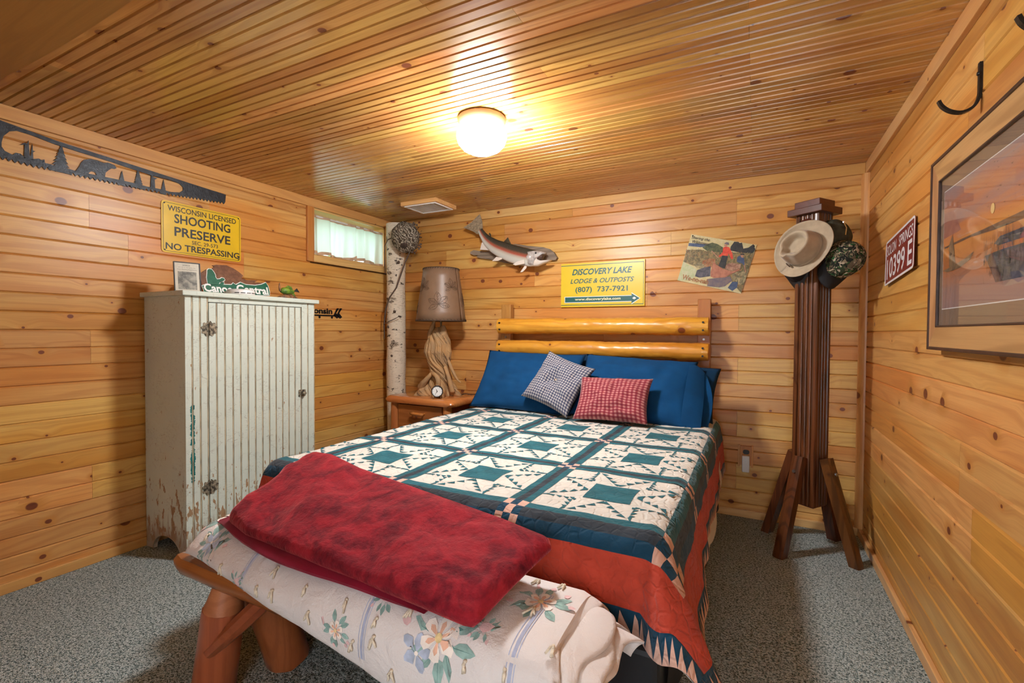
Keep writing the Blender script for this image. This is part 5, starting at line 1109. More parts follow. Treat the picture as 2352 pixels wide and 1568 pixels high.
lm = thing('table_lamp', (0.675, -0.255, NT_), 'driftwood table lamp with a brown parchment leaf-print shade', 'lamp')
LC = Vector((0.675, -0.255, 0)); prof = [(0.0,0.150), (0.05,0.135), (0.10,0.105), (0.16,0.082), (0.20,0.078), (0.26,0.092), (0.33,0.108), (0.40,0.096), (0.46,0.074), (0.50,0.055), (0.525,0.034)]
def pr_(z):
    for (a, b), (c, d) in zip(prof, prof[1:]):
        if z <= c: return b+(d-b)*(z-a)/(c-a)
    return prof[-1][1]
mb = MB(); NU, NV = 260, 120
def dw(u, v):
    z = 0.525*v; th = 2*PI*u; tw = th+4.2*z/0.525+1.2*nz(z*6, 2); r = pr_(z)
    g = 0.0
    for n_, am, ph in ((5, 0.26, 0), (8, 0.22, 1.3), (12, 0.16, 0.4), (21, 0.06, 2.0)):
        s_ = abs(math.sin((n_*tw+ph+1.8*nz(z*5, n_, math.cos(th)))/2)); g += am*(s_**0.38)
    r *= 0.42+g+0.08*nz(math.cos(th)*1.5, math.sin(th)*1.5, z*7)
    if z < 0.12: r *= 1+(0.12-z)/0.12*0.28*math.sin(5*th+0.6)
    return LC+Vector((r*math.cos(th)+0.012*math.sin(z*14), r*0.82*math.sin(th), NT_+z))
mb.grid(NU, NV, dw, uv=True); mb.uv = {k: (w[0]+4.2*w[1]/(2*PI), w[1]) for k, w in mb.uv.items()}; o = mb.build('driftwood_base', 'drift', lm, smooth=True, recalc=False)
bm = bmesh.new(); bm.from_mesh(o.data); bmesh.ops.remove_doubles(bm, verts=bm.verts, dist=1e-5); bmesh.ops.holes_fill(bm, edges=[e for e in bm.edges if e.is_boundary]); bmesh.ops.recalc_face_normals(bm, faces=bm.faces); bm.to_mesh(o.data); bm.free()
for pts, rd in (([(-0.13,-0.05,0.03), (-0.10,-0.08,0.07), (-0.05,-0.095,0.12), (0.0,-0.09,0.17)], (0.030,0.028,0.022,0.014)), ([(0.0,-0.09,0.175), (0.05,-0.105,0.16), (0.075,-0.105,0.12), (0.06,-0.10,0.07)], (0.012,0.018,0.020,0.018)),
                ([(0.06,-0.02,0.25), (0.10,-0.03,0.18), (0.125,-0.03,0.11), (0.145,-0.02,0.03)], (0.012,0.016,0.018,0.020)), ([(0.09,0.0,0.27), (0.13,0.0,0.19), (0.17,0.0,0.13), (0.205,0.0,0.105)], (0.012,0.012,0.009,0.003)),
                ([(-0.05,-0.02,0.40), (-0.06,-0.02,0.47), (-0.045,-0.02,0.53), (-0.03,-0.015,0.575)], (0.032,0.026,0.020,0.010)), ([(0.04,-0.01,0.44), (0.05,-0.01,0.50), (0.045,-0.005,0.535)], (0.030,0.026,0.014))):
    q = crom([(p[0], p[1]) for p in pts], 4); zq = crom([(p[2], 0) for p in pts], 4); rr = crom([(r, 0) for r in rd], 4)
    MB().tube([LC+Vector((a[0], a[1], NT_+b[0])) for a, b in zip(q, zq)], [r[0] for r in rr], 12, wob=0.35).build('root', 'drift', lm, smooth=True)
MB().lathe([(0.0001,-0.004), (0.022,0.0), (0.018,0.012), (0.0001,0.014)], (0.575, -0.345, NT_+0.055), 10, 'Y').build('knot_hole', 'drift_dark', lm)
MB().tube([LC+Vector((0.02, 0, NT_+0.50)), LC+Vector((0.02, 0, NT_+0.80))], 0.008, 10).build('stem', 'brass', lm)
ZS0, ZS1, R0, R1 = 1.222, 1.625, 0.192, 0.136
def shp(th, f, off=0.0): r = R0+(R1-R0)*f+off; return LC+Vector((0.02+r*math.cos(th), r*math.sin(th), ZS0+(ZS1-ZS0)*f))
mb = MB(); mb.grid(48, 6, lambda u, v: shp(2*PI*u, v)); o = mb.build('shade', 'parchment', lm, smooth=True, recalc=False); so = o.modifiers.new('thickness', 'SOLIDIFY'); so.thickness = 0.002
for f in (0.004, 0.996):
    MB().tube([shp(2*PI*k/48, f, 0.001) for k in range(49)], 0.0028, 6).build('rim', 'lace', o)
    mb = MB(); n = 44
    for k in range(n): a = 2*PI*k/n; mb.tube([shp(a, f+(0.03 if f < .5 else -0.03), 0.002), shp(a+0.06, f, 0.003)], 0.0014, 4)
    mb.build('lacing', 'lace', o)
for th0, f0, sc in ((-1.9, 0.62, 1.0), (-1.05, 0.30, 1.25), (-0.45, 0.62, 0.9), (-2.5, 0.2, 0.8), (0.4, 0.35, 1.0), (1.5, 0.5, 1.0), (2.6, 0.5, 1.0)):
    mb = MB()
    for k in range(5):
        a = PI/2+(k-2)*0.95+0.15; d = (math.cos(a), math.sin(a)); n = (-d[1], d[0]); L = 0.078*sc*(1-0.10*abs(k-2))
        def lp(t, w): u, v = d[0]*L*t+n[0]*L*w, d[1]*L*t+n[1]*L*w; return shp(th0+u/0.165, f0+v/0.403, 0.0022)
        ol = [(0.04,0), (0.2,0.14), (0.45,0.25), (0.7,0.22), (0.9,0.09), (1,0), (0.9,-0.09), (0.7,-0.22), (0.45,-0.25), (0.2,-0.14), (0.04,0)]
        mb.tube([lp(t, w_) for t, w_ in ol], 0.0008, 4); mb.tube([lp(t, 0) for t in (0, .3, .6, .95)], 0.0008, 4)
        for t in (0.35, 0.55, 0.75): mb.tube([lp(t, 0), lp(t+0.14, 0.15)], 0.0006, 3); mb.tube([lp(t, 0), lp(t+0.14, -0.15)], 0.0006, 3)
    mb.build('leaf_print', 'leafprint', o)
MB().tube([(0.84,-0.20,NT_+0.006), (0.88,-0.19,NT_+0.014), (0.92,-0.18,NT_+0.010), (0.93,-0.10,NT_+0.004)], 0.003, 6).build('cord', 'black', lm)

# ---------------------------------------------------------------- trout mount on back wall
tr = thing('trout_mount', (1.15, -0.06, 1.6), 'mounted trout with open mouth on weathered driftwood, back wall', 'fish mount')
to = lambda u, v, d: (u, S_-0.003-d, v)
wd_ = FISH['wood']
mb = MB().prism(wd_, to, 0.030); mb.build('driftwood_plaque', 'greywood', tr)
mb = MB(); sp_ = [Vector((p[0][0], 0, p[0][1])) for p in FISH['spine']]; hh = [p[1] for p in FISH['spine']]
ex = [Vector((1.400, 0, 1.685)), Vector((1.432, 0, 1.682))]; sp_ += ex; hh += [0.047, 0.036]
dep = [-0.075-0.01*math.sin(k/len(sp_)*PI) for k in range(len(sp_))]
K = crom([(p.x, p.z) for p in sp_], 5); HH = crom([(a, b) for a, b in zip(hh, dep)], 5); rings = []; uvs = []
n = 28
for i, ((x, z), (h_, dy)) in enumerate(zip(K, HH)):
    a, b = K[max(0, i-1)], K[min(len(K)-1, i+1)]; t = Vector((b[0]-a[0], 0, b[1]-a[1])).normalized(); nn = Vector((-t.z, 0, t.x)); ring = []
    for k in range(n):
        an = 2*PI*k/n; ring.append(Vector((x, dy+0.0, z))+nn*h_*1.28*math.sin(an)+Vector((0, -1, 0))*h_*0.66*math.cos(an)); uvs.append((i/len(K), 0.5+0.5*math.sin(an)))
    rings.append(ring)
mb.loft(rings); mb.uv = {k: w for k, w in enumerate(uvs)}; mb.build('body', 'trout', tr, smooth=True, sharp=70)
def fin(key, mt, nm, y0=-0.085, th=0.004): return MB().prism(FISH[key], lambda u, v, d: (u, y0-d, v), th).build(nm, mt, tr)
fin('tail', 'trout_tail', 'tail_fin', -0.072); fin('dorsal', 'trout_back', 'dorsal_fin', -0.08); fin('adip', 'trout_back', 'adipose_fin', -0.078)
fin('anal', 'trout_belly', 'anal_fin', -0.075); fin('pelv', 'trout_belly', 'pelvic_fin', -0.095, 0.006); fin('pect1', 'trout_belly', 'pectoral_fin', -0.115, 0.007); fin('pect2', 'trout_belly', 'pectoral_fin', -0.12, 0.007)
def puff(pts, y0, y1, mt, nm):
    cx = sum(p[0] for p in pts)/len(pts); cz = sum(p[1] for p in pts)/len(pts); mb = MB(); rings = []
    for f, yy in ((0.6, y1), (0.90, y1+0.008), (1.0, (y0*0.5+y1*0.5)), (0.95, y0-0.004), (0.7, y0)): rings.append([(cx+(p[0]-cx)*f, yy, cz+(p[1]-cz)*f) for p in pts])
    mb.loft(rings); return mb.build(nm, mt, tr, smooth=True, sharp=60)
hd = FISH['headtop']; puff(hd, -0.055, -0.118, 'trout_head', 'head'); puff(FISH['jaw'], -0.060, -0.112, 'trout_belly', 'lower_jaw'); puff(FISH['gill'], -0.10, -0.124, 'trout_head', 'gill_cover')
puff(FISH['mouth'], -0.07, -0.121, 'mouth', 'mouth_lining')
ey = FISH['eye'][0]; MB().lathe([(0.0075, -0.112), (0.0072, -0.120), (0.0045, -0.1245), (0.0001, -0.126)], (ey[0], 0, ey[1]), 14, 'Y').build('eye', 'black', tr, smooth=True)

# ---------------------------------------------------------------- lodge sign and tin poster
ds = thing('lodge_sign', (1.882, 0.01, 1.33), 'yellow DISCOVERY LAKE lodge sign with a green arrow above headboard', 'sign')
cx, cz, w, h = 1.882, 1.484, 0.605, 0.316
MB().box(cx-w/2, cx+w/2, 0.006, 0.016, cz-h/2, cz+h/2, 0.001).build('panel', 'yellow2', ds)
mb = MB(); yb = 0.0054
for z in (cz+h/2-0.016, cz-h/2+0.014): mb.box(cx-w/2+0.001, cx+w/2-0.008, yb, 0.0062, z-0.0022, z+0.0022)
mb.box(cx+w/2-0.010, cx+w/2-0.0075, yb, 0.0062, cz-h/2+0.012, cz+h/2-0.014); mb.build('rule_lines', 'sign_green', ds)
U = lambda u: cx-w/2+w*u
V = lambda v: cz+h/2-h*v
f_ = lambda u, v: (u, yb, v)
for key, q in (('dl', (U(.14), U(.86), V(.275), V(.135))), ('lo', (U(.12), U(.88), V(.465), V(.36))), ('ph', (U(.185), U(.81), V(.70), V(.545)))): MB().text(key, f_, *q).build('lettering', 'sign_green', ds, recalc=False)
arw = lambda k: [(U(.055)-k, V(.775)+k), (U(.855), V(.775)+k), (U(.855), V(.725)+k*1.6), (U(.945)+k*1.5, V(.832)), (U(.855), V(.94)-k*1.6), (U(.855), V(.89)-k), (U(.055)-k, V(.89)-k)]
MB().prism(arw(0.004), lambda u, v, d: (u, yb-d, v), 0.0006).build('arrow_outline', 'sign_white', ds); MB().prism(arw(0), lambda u, v, d: (u, yb-0.0006-d, v), 0.0006).build('arrow', 'sign_green', ds)
mb = MB(); mb.text('url', lambda u, v: (u, yb-0.0016, v), U(.18), U(.73), V(.87), V(.795)); mb.build('web_lettering', 'sign_cream', ds, recalc=False)
lf = [(0,1), (.2,.55), (.55,.75), (.45,.25), (1,.3), (.8,0), (.5,-.35), (.08,-.3), (.05,-.8), (-.05,-.8), (-.08,-.3), (-.5,-.35), (-.8,0), (-1,.3), (-.45,.25), (-.55,.75), (-.2,.55)]
MB().flat([(U(.885)+a*0.014, V(.833)+b*0.013) for a, b in lf], lambda u, v: (u, yb-0.0016, v)).build('maple_leaf', 'sign_white', ds, recalc=False)

po = thing('tin_poster', (2.62, 0.01, 1.39), 'tilted tin poster painting of two canoeists, between lodge sign and hats', 'poster')
TLp = Vector((2.476, 0, 1.784)); ux = Vector((0.378, 0, -0.099)); vx = Vector((-0.082, 0, -0.295))
def pt_(y0): return lambda u, v, d=0.0: Vector((TLp.x+ux.x*u+vx.x*v, y0-d, TLp.z+ux.z*u+vx.z*v))
MB().prism([(0,0), (1,0), (1,1), (0,1)], pt_(0.014), 0.002).build('tin_sheet', 'p_sky', po)
for k, (key, mt) in enumerate((('lake','p_lake'), ('farbush','p_bush'), ('trees','p_tree'), ('grass','p_grass'), ('redbush','p_red'), ('bush2','p_brush'), ('water','p_water'), ('dark','p_dark'), ('refl','p_refl'), ('brush','p_brush'), ('rock','p_lake'), ('pale','p_pale'),
                               ('paddle','p_skin'), ('paddle2','p_skin'), ('cargo','p_cargo'), ('man2','p_lake'), ('man2head','p_skin'), ('man2hat','p_tree'), ('pants','p_tree'), ('shirt','p_shirt'), ('head','p_skin'), ('hat','p_refl'), ('canoe','p_canoe'))):
    MB().flat([tuple(p) for p in POSTER[key]], pt_(0.0118-0.00012*k)).build('print_'+{'man2':'paddler','man2head':'paddler_face','man2hat':'paddler_hat','farbush':'bushes','redbush':'red_bush','bush2':'pale_bush','refl':'reflection','dark':'shadow_water','pale':'pale_water','paddle2':'paddle','head':'face'}.get(key, key), mt, po, recalc=False)
def inside(p, poly):
    c = False; n = len(poly)
    for i in range(n):
        (x0, y0), (x1, y1) = poly[i-1], poly[i]
        if (y0 > p[1]) != (y1 > p[1]) and p[0] < (x1-x0)*(p[1]-y0)/(y1-y0)+x0: c = not c
    return c
rnd = random.Random(21)
for mt, n_ in (('p_brush', 150), ('p_bush', 90), ('p_red', 60)):
    mb = MB(); k = 0
    while k < n_:
        p = (rnd.random(), rnd.random())
        if not any(inside(p, POSTER[q]) for q in ('grass', 'brush', 'redbush')) or any(inside(p, POSTER[q]) for q in ('canoe', 'shirt', 'pants', 'man2', 'cargo', 'dark', 'refl')): continue
        s = rnd.uniform(0.02, 0.05); f = rnd.uniform(-0.02, 0.02); P3 = pt_(0.0118-0.00012*9.5)
        mb.add([P3(p[0]-0.006, p[1]), P3(p[0]+0.006, p[1]), P3(p[0]+f, max(0.002, p[1]-s))], [(0,1,2)]); k += 1
    mb.build('print_grass_strokes', mt, po, recalc=False)['kind'] = 'stuff'
f_ = lambda u, v: pt_(0.0086)(u, v)
mb = MB(); pts, fs = TXT['stw1']; mb.add([f_(0.02+0.29*a, 0.105-0.075*b) for a, b in pts], fs); pts, fs = TXT['stw2']; mb.add([f_(0.05+0.27*a, 0.175-0.065*b) for a, b in pts], fs); mb.build('caption', 'p_tree', po, recalc=False)
mb = MB(); pts, fs = TXT['wnn']; mb.add([f_(0.06+0.42*a, 0.955-0.105*b) for a, b in pts], fs); mb.build('brand_lettering', 'p_red', po, recalc=False)
for u, v in ((.03, .03), (.97, .03)): p = pt_(0.010)(u, v); MB().lathe([(0.004, 0.0), (0.0001, -0.003)], (p.x, 0.010, p.z), 8, 'Y').build('tack', 'black_metal', po)

# ---------------------------------------------------------------- ceiling lamp and vent
cl_ = thing('ceiling_lamp', (1.755, -1.425, 1.95), 'lit round frosted glass flush lamp on the ceiling', 'ceiling lamp')
MB().lathe([(0.0001, 2.099), (0.102, 2.099), (0.108, 2.092), (0.106, 2.080), (0.098, 2.066), (0.090, 2.060), (0.0001, 2.060)], (1.755, -1.425, 0), 40).build('ring', 'brass', cl_, smooth=True, sharp=40)
MB().lathe([(0.088, 2.066), (0.100, 2.052), (0.110, 2.032), (0.112, 2.012), (0.104, 1.985), (0.084, 1.962), (0.055, 1.947), (0.022, 1.940), (0.0001, 1.939)], (1.755, -1.425, 0), 40).build('glass_globe', 'globe', cl_, smooth=True)
ve = thing('ceiling_vent', (0.655, -0.36, 2.07), 'wood-framed white ceiling vent near the back wall', 'vent')
vm = Matrix.Translation((0.655, -0.36, 0)) @ Matrix.Rotation(0.0, 4, 'Z')
def vb(x0, x1, y0, y1, z0, z1, nm, mt, par): mb = MB().box(x0, x1, y0, y1, z0, z1); mb.xf(vm); return mb.build(nm, mt, par)
for x0, x1, y0, y1 in ((-0.16, 0.16, -0.13, -0.105), (-0.16, 0.16, 0.105, 0.13), (-0.16, -0.135, -0.105, 0.105), (0.135, 0.16, -0.105, 0.105)): vb(x0, x1, y0, y1, 2.072, 2.0995, 'frame_board', 'pine_trim_x', ve)
gr = vb(-0.134, 0.134, -0.104, 0.104, 2.075, 2.080, 'grille_plate', 'white_plastic', ve)
vb(0.0, 0.115, -0.085, 0.085, 2.0735, 2.0745, 'opening_shade', 'mat_grey', ve)  # flat brown sheet, its dark colour stands in for shade inside the grille
for k in range(13): vb(-0.118+0.018*k, -0.112+0.018*k, -0.088, 0.088, 2.069, 2.0732, 'louver', 'white_plastic', ve)
vb(-0.14, 0.14, -0.112, -0.100, 2.066, 2.0745, 'rim', 'white_plastic', ve); vb(-0.14, 0.14, 0.100, 0.112, 2.066, 2.0745, 'rim', 'white_plastic', ve); vb(0.128, 0.14, -0.1, 0.1, 2.066, 2.0745, 'rim', 'white_plastic', ve); vb(-0.14, -0.128, -0.1, 0.1, 2.066, 2.0745, 'rim', 'white_plastic', ve)

# ---------------------------------------------------------------- coat stand with hats
SC = Vector((3.123, -0.302, 0)); SA = math.radians(-126)
def srot(k=0): a = SA+k*PI/2; return Vector((math.cos(a), math.sin(a), 0)), Vector((-math.sin(a), math.cos(a), 0))
st_ = thing('coat_stand', SC, 'dark reeded square wooden coat stand on four splayed legs in the corner', 'coat stand')
HS = 0.062
MB().xf(Matrix()).box(-0.05, 0.05, -0.05, 0.05, 0.245, 1.765).xf(Matrix.Translation(SC) @ Matrix.Rotation(SA, 4, 'Z')).build('core', 'cherry_z', st_)
for k in range(4):
    n, t = srot(k); prof = [(-0.060, 0.0), (-0.060, 0.008), (-0.050, 0.012), (-0.040, 0.012), (-0.036, 0.004)]
    for c in (-0.024, 0.0, 0.024): prof += [(c+0.0105*math.cos(a), 0.004+0.0085*math.sin(a)) for a in [PI-PI*q/6 for q in range(7)]]
    prof += [(0.036, 0.004), (0.040, 0.012), (0.050, 0.012), (0.060, 0.008), (0.060, 0.0)]
    def ring(z): return [SC+t*a+n*(0.050+d)+Vector((0,0,z)) for a, d in prof]
    MB().loft([ring(0.245), ring(1.765)]).build('reeded_face', 'cherry_z', st_, smooth=True, sharp=35)
    # splayed leg: square stock from foot up against the face
    ft = SC+n*0.235; tp = SC+n*0.083+Vector((0,0,0.50)); d = (tp-ft).normalized(); b = d.cross(t).normalized()
    sec = [(-0.026, -0.022), (-0.010, -0.026), (0.010, -0.026), (0.026, -0.022), (0.026, 0.020), (-0.026, 0.020)]
    ra = []
    for base, cut in ((ft, 0), (tp, 1)):
        r_ = []
        for a, c in sec:
            p = base+t*a+b*c*(1 if b.dot(n) < 0 else -1)
            if cut == 0: p = p-d*(p.z/d.z)
            r_.append(p)
        ra.append(r_)
    lg = MB().loft(ra).build('leg', 'cherry_z', st_)
    bp_ = ft+(tp-ft)*0.86+n*0.030; MB().tube([bp_-n*0.004, bp_+n*0.004], 0.008, 10).build('bolt', 'steel', lg)
rt = Matrix.Translation(SC) @ Matrix.Rotation(SA, 4, 'Z')
MB().box(-0.09, 0.09, -0.09, 0.09, 1.765, 1.80, 0.003).xf(rt).build('cap', 'cherry_x', st_); MB().box(-0.066, 0.066, -0.066, 0.066, 1.80, 1.838, 0.003).xf(rt).build('cap_block', 'cherry_x', st_)
MB().box(-0.055, 0.055, -0.055, 0.055, 0.238, 0.246).xf(rt).build('foot_plate', 'cherry_x', st_)
n0, t0 = srot(0); md = frame(SC+n0*0.064+Vector((0,0,1.70)), t0, (0,0,1))
MB().lathe([(0.043, -0.004), (0.043, 0.004), (0.038, 0.008), (0.033, 0.003), (0.030, 0.002), (0.0001, 0.004)], (0,0,0), 28).xf(md).build('medallion', 'cherry_x', st_, smooth=True, sharp=40)
hk = []
for k, z in ((0, 1.60), (1, 1.62), (1, 1.54), (3, 1.50)):
    n, t = srot(k); p = SC+n*0.06+Vector((0,0,z)); MB().tube([p, p+n*0.05+Vector((0,0,0.005)), p+n*0.07+Vector((0,0,0.03))], [0.007, 0.006, 0.007], 8).build('peg', 'cherry_z', st_)
# felt hat
def hat(): 
    n = Vector((-0.50, -0.85, 0.16)).normalized(); X = Vector((-0.62, 0.25, -0.70)); mt = frame((3.070, -0.405, 1.578), X, n.cross(X)); return mt
hm = hat(); fh = thing('felt_hat', (3.07, -0.405, 1.45), 'tan felt fedora with pinched crown hanging on the coat stand', 'hat')
# local: x long axis (front = +x), y across, z crown direction
def hbrim(u, v):
    a = 2*PI*u; r0x, r0y = 0.094, 0.080; f = v; rx = r0x+0.060*f; ry = r0y+0.052*f
    z = 0.006*f*f-0.012*f*f*math.cos(2*a)+0.010*f*f*f
    return hm @ Vector((rx*math.cos(a), ry*math.sin(a), z))
mb = MB(); mb.grid(64, 8, hbrim); o = mb.build('brim', 'felt', fh, smooth=True, recalc=False); so = o.modifiers.new('thickness', 'SOLIDIFY'); so.thickness = 0.004; so.offset = 0
def hcrown(u, v):
    a = 2*PI*u; c, s = math.cos(a), math.sin(a)
    if v < 0.72:
        f = v/0.72; k = 1-0.16*f*f; h_ = 0.105*f; rx, ry = 0.094*k, 0.080*k*(1-0.10*f)
        pin = 0.020*f*math.exp(-((a-0.62)/0.30)**2)+0.020*f*math.exp(-((2*PI-a-0.62)/0.30)**2)
        return hm @ Vector(((rx-pin*0.5)*c, (ry-pin)*s, h_+0.008*f*c))
    f = (v-0.72)/0.28; rx, ry = 0.079*(1-f), 0.0605*(1-f); rr = 1-f
    pin = 0.020*(1-f)*(math.exp(-((a-0.62)/0.30)**2)+math.exp(-((2*PI-a-0.62)/0.30)**2))
    dz = 0.105+0.010*math.sin(PI*min(1, f*2.2)) - 0.042*max(0.0, min(1.0, (f-0.10)/0.30))**1.2
    return hm @ Vector(((rx-pin*0.5)*c, (ry-pin)*s, dz+0.008*c*rr))
mb = MB(); mb.grid(72, 44, hcrown); mb.build('crown', 'felt', fh, smooth=True, recalc=False)
mb = MB(); mb.grid(64, 2, lambda u, v: hm @ Vector((0.0952*math.cos(2*PI*u)*(1-0.006*v), 0.0812*math.sin(2*PI*u)*(1-0.006*v), 0.002+0.018*v))); mb.build('hat_band', 'felt', fh, smooth=True, recalc=False)
MB().lathe([(0.011, 0.0), (0.010, 0.004), (0.0001, 0.005)], (0,0,0), 14).xf(hm @ Matrix.Translation((0.098, 0.012, 0.022)) @ Matrix.Rotation(1.3, 4, 'Y') @ Matrix.Diagonal((1,1.4,1,1))).build('hat_pin', 'drift_dark', fh, smooth=True)
MB().tube([hm @ Vector((-0.03, -0.083, 0.015)), hm @ Vector((-0.01, -0.095, 0.012)), hm @ Vector((0.0, -0.115, 0.010))], 0.0012, 5).build('cord_knot', 'lace', fh)
# caps
def cap(name, label, mt, mat, bmat, R_=0.09, hgt=0.105, bl=0.075):
    root = thing(name, mt.translation, label, 'cap')
    mb = MB(); mb.grid(40, 16, lambda u, v: mt @ Vector((R_*1.08*math.cos(2*PI*u)*math.cos(v*PI/2)**0.8*(1+0.04*nz(u*6, v*4)), R_*0.93*math.sin(2*PI*u)*math.cos(v*PI/2)**0.8*(1+0.05*nz(u*6, v*4, 3)), hgt*math.sin(v*PI/2)+0.006*nz(u*5, v*5, 7))))
    o = mb.build('crown', mat, root, smooth=True, recalc=False); so = o.modifiers.new('thickness', 'SOLIDIFY'); so.thickness = 0.003
    mb = MB(); mb.grid(24, 8, lambda u, v: mt @ Vector((R_*0.98*math.cos((u-.5)*2.5)*1.04+bl*v*math.cos((u-.5)*2.0)**0.7, R_*0.9*math.sin((u-.5)*2.5)*(1-0.10*v), 0.004-0.030*v*v*abs(math.sin((u-.5)*2.6))-0.012*v)))
    o = mb.build('bill', bmat, root, smooth=True, recalc=False); so = o.modifiers.new('thickness', 'SOLIDIFY'); so.thickness = 0.004
    MB().lathe([(0.009, 0.0), (0.007, 0.004), (0.0001, 0.006)], (0,0,0), 12).xf(mt @ Matrix.Translation((0,0,hgt))).build('button', mat, root, smooth=True)
    return root
cap('camouflage_cap', 'leaf-camouflage cap hanging on the right side of the coat stand', frame((3.228, -0.398, 1.515), (-0.30,-0.15,-0.93), (0.80,0.50,-0.30)), 'camo', 'blackcloth', 0.088, 0.118, 0.06)
oc = cap('olive_cap', 'dark olive cap behind the camouflage cap, under the stand top', frame((3.200, -0.312, 1.642), (0.3,-0.3,-0.9), (0.69,0.69,0.0)), 'olive', 'olive', 0.085, 0.085, 0.05)
MB().tube([(3.240,-0.392,1.700), (3.250,-0.398,1.672), (3.246,-0.404,1.635)], 0.003, 6).build('strap_clip', 'chrome', oc)
MB().lathe([(0.006, 0), (0.006, 0.004), (0.0001, 0.005)], (0,0,0), 10).xf(Matrix.Translation((3.240,-0.390,1.704)) @ Matrix.Rotation(PI/2, 4, 'X')).build('rivet', 'chrome', oc)
cap('black_cap', 'black cap with only its bill showing under the felt hat', frame((3.045, -0.318, 1.50), (0.10,-0.05,-1.0), (0.75,-0.65,0.05)), 'blackcloth', 'black', 0.075, 0.055, 0.055)

# ---------------------------------------------------------------- outlet and plug-in on back wall
ou = thing('outlet', (2.815, 0.01, 0.30), 'wood-framed wall outlet low behind the coat stand', 'outlet')
MB().box(2.782, 2.848, 0.008, 0.0172, 0.325, 0.445, 0.001).build('plate', 'pine_z', ou)
for x in (2.774, 2.848): MB().box(x-0.005, x+0.007, 0.002, 0.0172, 0.315, 0.450, 0.001).build('rail', 'pine_z', ou)
MB().prism(rrect(0.036, 0.028, 0.012, 5, 2.815, 0.408), lambda u, v, d: (u, 0.008-d, v), 0.002).build('socket', 'black', ou)
pi_ = thing('plug_in_freshener', (2.813, -0.01, 0.28), 'white ribbed plug-in device in the outlet', 'plug-in device')
MB().box(2.793, 2.835, -0.022, 0.007, 0.288, 0.388, 0.005).build('housing', 'white_plastic', pi_, smooth=True, sharp=40)
for k in range(7): MB().box(2.797, 2.831, -0.0245, -0.0215, 0.345+0.006*k, 0.3475+0.006*k).build('vent_rib', 'white_plastic', pi_)

# ---------------------------------------------------------------- right wall: plate, hooks, picture
XRW = W+S_
lp_ = thing('licence_plate', (W, -0.71, 1.37), 'maroon SOLON SPRINGS licence plate on the right wall', 'licence plate')
pmx = frame((XRW-0.010, -0.705, 1.487), (0, -1, 0.075), (0.03, 0.02, 1)); w, h = 0.455, 0.205
MB().prism(rrect(w, h, 0.014), face3(pmx, -0.001), 0.002).build('plate', 'maroon', lp_)
MB().prism(rrect(w, h, 0.014), face3(pmx, 0.001), 0.0012, [rrect(w-0.018, h-0.018, 0.010)[::-1]]).build('border', 'plate_white', lp_)
f_ = face(pmx, 0.0016); 
for key, q in (('sp1', (-0.205, -0.045, 0.030, 0.078)), ('sp2', (0.0, 0.205, 0.030, 0.078)), ('num', (-0.195, 0.100, -0.080, 0.015)), ('numE', (0.140, 0.200, -0.080, 0.020))): MB().text(key, f_, *q).build('lettering', 'plate_white', lp_, recalc=False)
def hook(yy, zt, label):
    r = thing('iron_hook', (XRW, yy, zt-0.13), label, 'hook', 'iron wall hooks'); mb = MB(); pts = [(XRW-0.004, zt), (XRW-0.004, zt-0.05), (XRW-0.005, zt-0.09), (XRW-0.016, zt-0.118), (XRW-0.040, zt-0.130), (XRW-0.066, zt-0.122), (XRW-0.084, zt-0.105), (XRW-0.092, zt-0.088)]
    q = crom(pts, 4); rings = []
    for i, (x, z) in enumerate(q):
        a, b = q[max(0, i-1)], q[min(len(q)-1, i+1)]; t = Vector((b[0]-a[0], 0, b[1]-a[1])).normalized(); nn = Vector((-t.z, 0, t.x)); c = Vector((x, yy, z))
        rings.append([c+nn*0.0035+Vector((0,0.007,0)), c+nn*0.0035-Vector((0,0.007,0)), c-nn*0.0035-Vector((0,0.007,0)), c-nn*0.0035+Vector((0,0.007,0))])
    mb.loft(rings); mb.build('bar', 'black_metal', r); MB().lathe([(0.006, XRW-0.0075), (0.005, XRW-0.011), (0.0001, XRW-0.012)], (0, yy, zt-0.03), 10, 'X').build('screw', 'black_metal', r); return r
hook(-1.49, 1.900, 'black iron hook on the right wall between plate and picture'); hook(-1.955, 1.868, 'black iron hook cut off by the right edge of the photo')

fp = thing('framed_picture', (W, -1.72, 1.095), 'large oak-framed sunset marsh print under glass on the right wall', 'picture')
Y0, Y1, ZB, ZTp = -1.222, -2.20, 1.096, 1.706; XO = XRW-0.040
def bar(y0, y1, z0, z1, x0, x1, nm, mt, par=None): return MB().box(x0, x1, min(y0, y1), max(y0, y1), z0, z1, 0.002).build(nm, mt, par or fp)
ed = 0.010
bar(Y0, Y0-ed, ZB, ZTp, XO, XRW-0.001, 'outer_edge', 'dark_edge'); bar(Y1, Y1+ed, ZB, ZTp, XO, XRW-0.001, 'outer_edge', 'dark_edge'); bar(Y0-ed, Y1+ed, ZB, ZB+ed, XO, XRW-0.001, 'outer_edge', 'dark_edge'); bar(Y0-ed, Y1+ed, ZTp-ed, ZTp, XO, XRW-0.001, 'outer_edge', 'dark_edge')
fw = 0.062; a0, a1, b0, b1 = Y0-ed, Y1+ed, ZB+ed, ZTp-ed
def mitre(p, nm, mt, xa, xb): MB().prism(p, lambda u, v, d: (xa+d*(xb-xa), u, v), 1.0).build(nm, mt, fp)
mitre([(a0,b0), (a0,b1), (a0-fw,b1-fw), (a0-fw,b0+fw)], 'frame_side', 'oak_z', XO+0.004, XO+0.022); mitre([(a1,b0), (a1,b1), (a1+fw,b1-fw), (a1+fw,b0+fw)], 'frame_side', 'oak_z', XO+0.004, XO+0.022)
